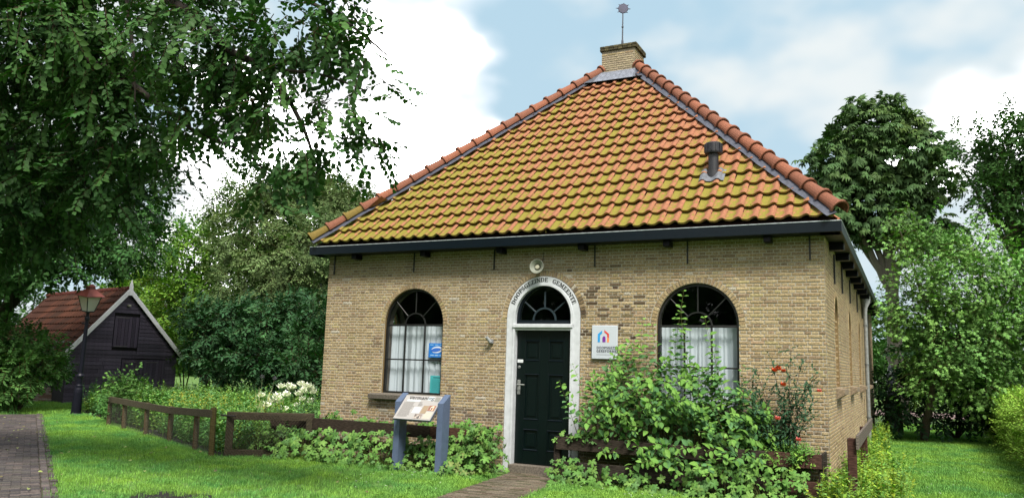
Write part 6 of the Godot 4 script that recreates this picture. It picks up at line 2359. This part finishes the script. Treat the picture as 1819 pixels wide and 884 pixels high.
	tree_on("maple_tree", Vector3(5.40, 0, -12.62), "young bright green maple in front of the chestnut", K.maple, [[5.14, 5.17, -11.06, 0.38, 0.80], [5.71, 4.76, -11.42, 0.65], [4.97, 5.74, -10.88, 0.20, 0.80], [6.31, 4.07, -11.27, 0.99], [5.27, 3.52, -11.40, 0.94], [7.42, 3.55, -11.91, 1.06], [6.25, 2.67, -11.47, 1.13], [7.50, 2.29, -12.16, 0.85], [5.58, 1.67, -11.30, 0.59], [4.86, 3.26, -11.81, 0.39, 0.60], [6.89, 5.01, -11.97, 0.65], [7.78, 4.47, -12.50, 0.65], [5.17, 5.99, -10.95, 0.15, 0.80], [6.26, 5.56, -11.56, 0.32, 0.60], [6.71, 1.57, -11.88, 0.59], [8.30, 3.30, -12.39, 1.13]], 13.0, [0.65, 1.05], 0.15, [Color(1.7, 1.6, 1.5), Color(2.05, 1.85, 1.6), Color(1.35, 1.4, 1.4)], 0.11, srgb(104, 96, 80))
	shrub_on("shade_shrub", Vector3(6.25, 0, -14.17), "dark shrub in the shade under the young maple", "shrub", K.laurel, [[4.70, 1.34, -13.17, 0.41], [6.55, 1.40, -13.53, 0.61], [7.22, 1.05, -13.92, 0.49], [5.45, 0.98, -13.61, 0.28, 0.70], [6.72, 0.85, -13.48, 0.30], [6.25, 0.82, -13.47, 0.33], [7.75, 0.84, -14.22, 0.40], [4.62, 0.81, -12.66, 0.30], [5.02, 0.68, -12.88, 0.24], [5.63, 0.71, -12.96, 0.27], [5.96, 0.63, -12.79, 0.21], [7.14, 0.68, -13.15, 0.29], [6.54, 0.61, -12.86, 0.24], [5.29, 0.60, -12.46, 0.18], [4.89, 0.59, -12.26, 0.18], [6.19, 2.16, -13.79, 0.86], [6.89, 2.18, -14.13, 0.78], [5.50, 2.14, -14.01, 0.72], [7.70, 1.44, -14.66, 0.62]], 22.0, [0.8, 1.3], 0.1, [Color(0.8, 0.9, 0.9), Color(0.95, 1.0, 0.95)])
	var hb := []
	for k in 46:
		var z := -19.6 + k * 0.42
		for y in [0.3, 0.75, 1.05]:
			hb.append([7.45 + R(-0.1, 0.1), y, z, 0.42])
			hb.append([8.0, y, z, 0.42])
	var hedge := base("hedge", Vector3(7.7, 0, -10.5), "clipped yellow-green hedge along the side lawn", "hedge")
	crown(hedge, "crown", K.hedge, hb, 40.0, [0.8, 1.3], -0.3, [Color(2.6, 2.3, 1.6), Color(2.0, 2.0, 1.4), Color(2.9, 2.5, 1.6)], 0.8)
	for k in 16:
		limb(hedge, "stem", [Vector3(7.7 + R(-0.2, 0.2), 0, -19.0 + k * 1.15), Vector3(7.7, 0.6, -19.0 + k * 1.15 + R(-0.2, 0.2)), Vector3(7.7 + R(-0.3, 0.3), 1.1, -19.0 + k * 1.15)], [0.03, 0.012], srgb(84, 70, 54), 5)
	var belt := kind(hang(Node3D.new(), "treeline"), "stuff") as Node3D
	var bb := []
	for k in 64:
		var a := TAU * k / 64.0 + R(-0.04, 0.04)
		var c := Vector3(-3, 0, -4) + Vector3(cos(a), 0, sin(a)) * R(52, 66)
		for e in 3:
			bb.append([c.x + R(-3, 3), R(0.5, 1.5) + e * 2.0, c.z + R(-3, 3), R(2.6, 3.6)])
	for k in 26:      # across the road, mirrored in the windows
		var p := Vector3(-22 + k * 1.9, 0, 27 + R(-2, 2))
		for e in 4:
			bb.append([p.x + R(-0.8, 0.8), 1.0 + e * 1.8, p.z + R(-1, 1), R(1.6, 2.2)])
	crown(belt, "crown", K.broad, bb, 1.1, [1.6, 2.4], 0.2, [Color(0.8, 0.95, 0.95), Color(1.0, 1.05, 0.9)])

func _ready() -> void:
	rng.seed = 20240
	# camera
	var cam := Camera3D.new()
	cam.name = "camera"
	cam.fov = 34.76
	cam.far = 900.0
	cam.near = 0.1
	cam.transform = Transform3D(Basis(Vector3(0.89538, 0.02972, -0.44431), Vector3(0.03883, 0.98876, 0.14439), Vector3(0.44361, -0.14654, 0.88416)), Vector3(5.186, 1.620, 11.511))
	add_child(cam)
	cam.current = true
	# sky, air and exposure
	var env := Environment.new()
	env.background_mode = Environment.BG_SKY
	var sky := Sky.new()
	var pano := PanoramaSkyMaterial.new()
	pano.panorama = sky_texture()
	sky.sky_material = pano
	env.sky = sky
	env.tonemap_mode = Environment.TONE_MAPPER_LINEAR
	env.tonemap_exposure = 4.4
	env.sdfgi_enabled = true
	env.ssao_enabled = true
	env.ssil_enabled = true
	var we := WorldEnvironment.new()
	we.name = "world"
	we.environment = env
	add_child(we)
	# sun behind thin cloud
	var sun := DirectionalLight3D.new()
	sun.name = "sun"
	sun.light_color = Color(1.0, 0.98, 0.94)
	sun.light_energy = 0.5
	sun.light_angular_distance = 16.0
	sun.shadow_enabled = true
	sun.rotation_degrees = Vector3(-52, 38, 0)
	add_child(sun)
	materials()
	twig_kinds()
	ground()
	chapel()
	barn()
	far_things()
	planter("long low planter of dark brown boards below the curtained window", [Vector3(-4.9, 0, 0.62), Vector3(-4.9, 0, 0.64), Vector3(-0.90, 0, 0.62), Vector3(-0.90, 0, 0.01)], 0.655, [[0.66, 0.19], [0.36, 0.16]], srgb(76, 66, 56))
	planter("short planter of dark brown boards under the big shrub", [Vector3(0.53, 0, 0.03), Vector3(0.53, 0, 0.62), Vector3(4.14, 0, 0.55), Vector3(4.14, 0, 0.03)], 0.62, [[0.64, 0.18], [0.30, 0.16]], srgb(68, 60, 54))
	wall_things()
	info_sign()
	street_lamp()
	fence_and_gate()
	grass()
	planting()
	trees()
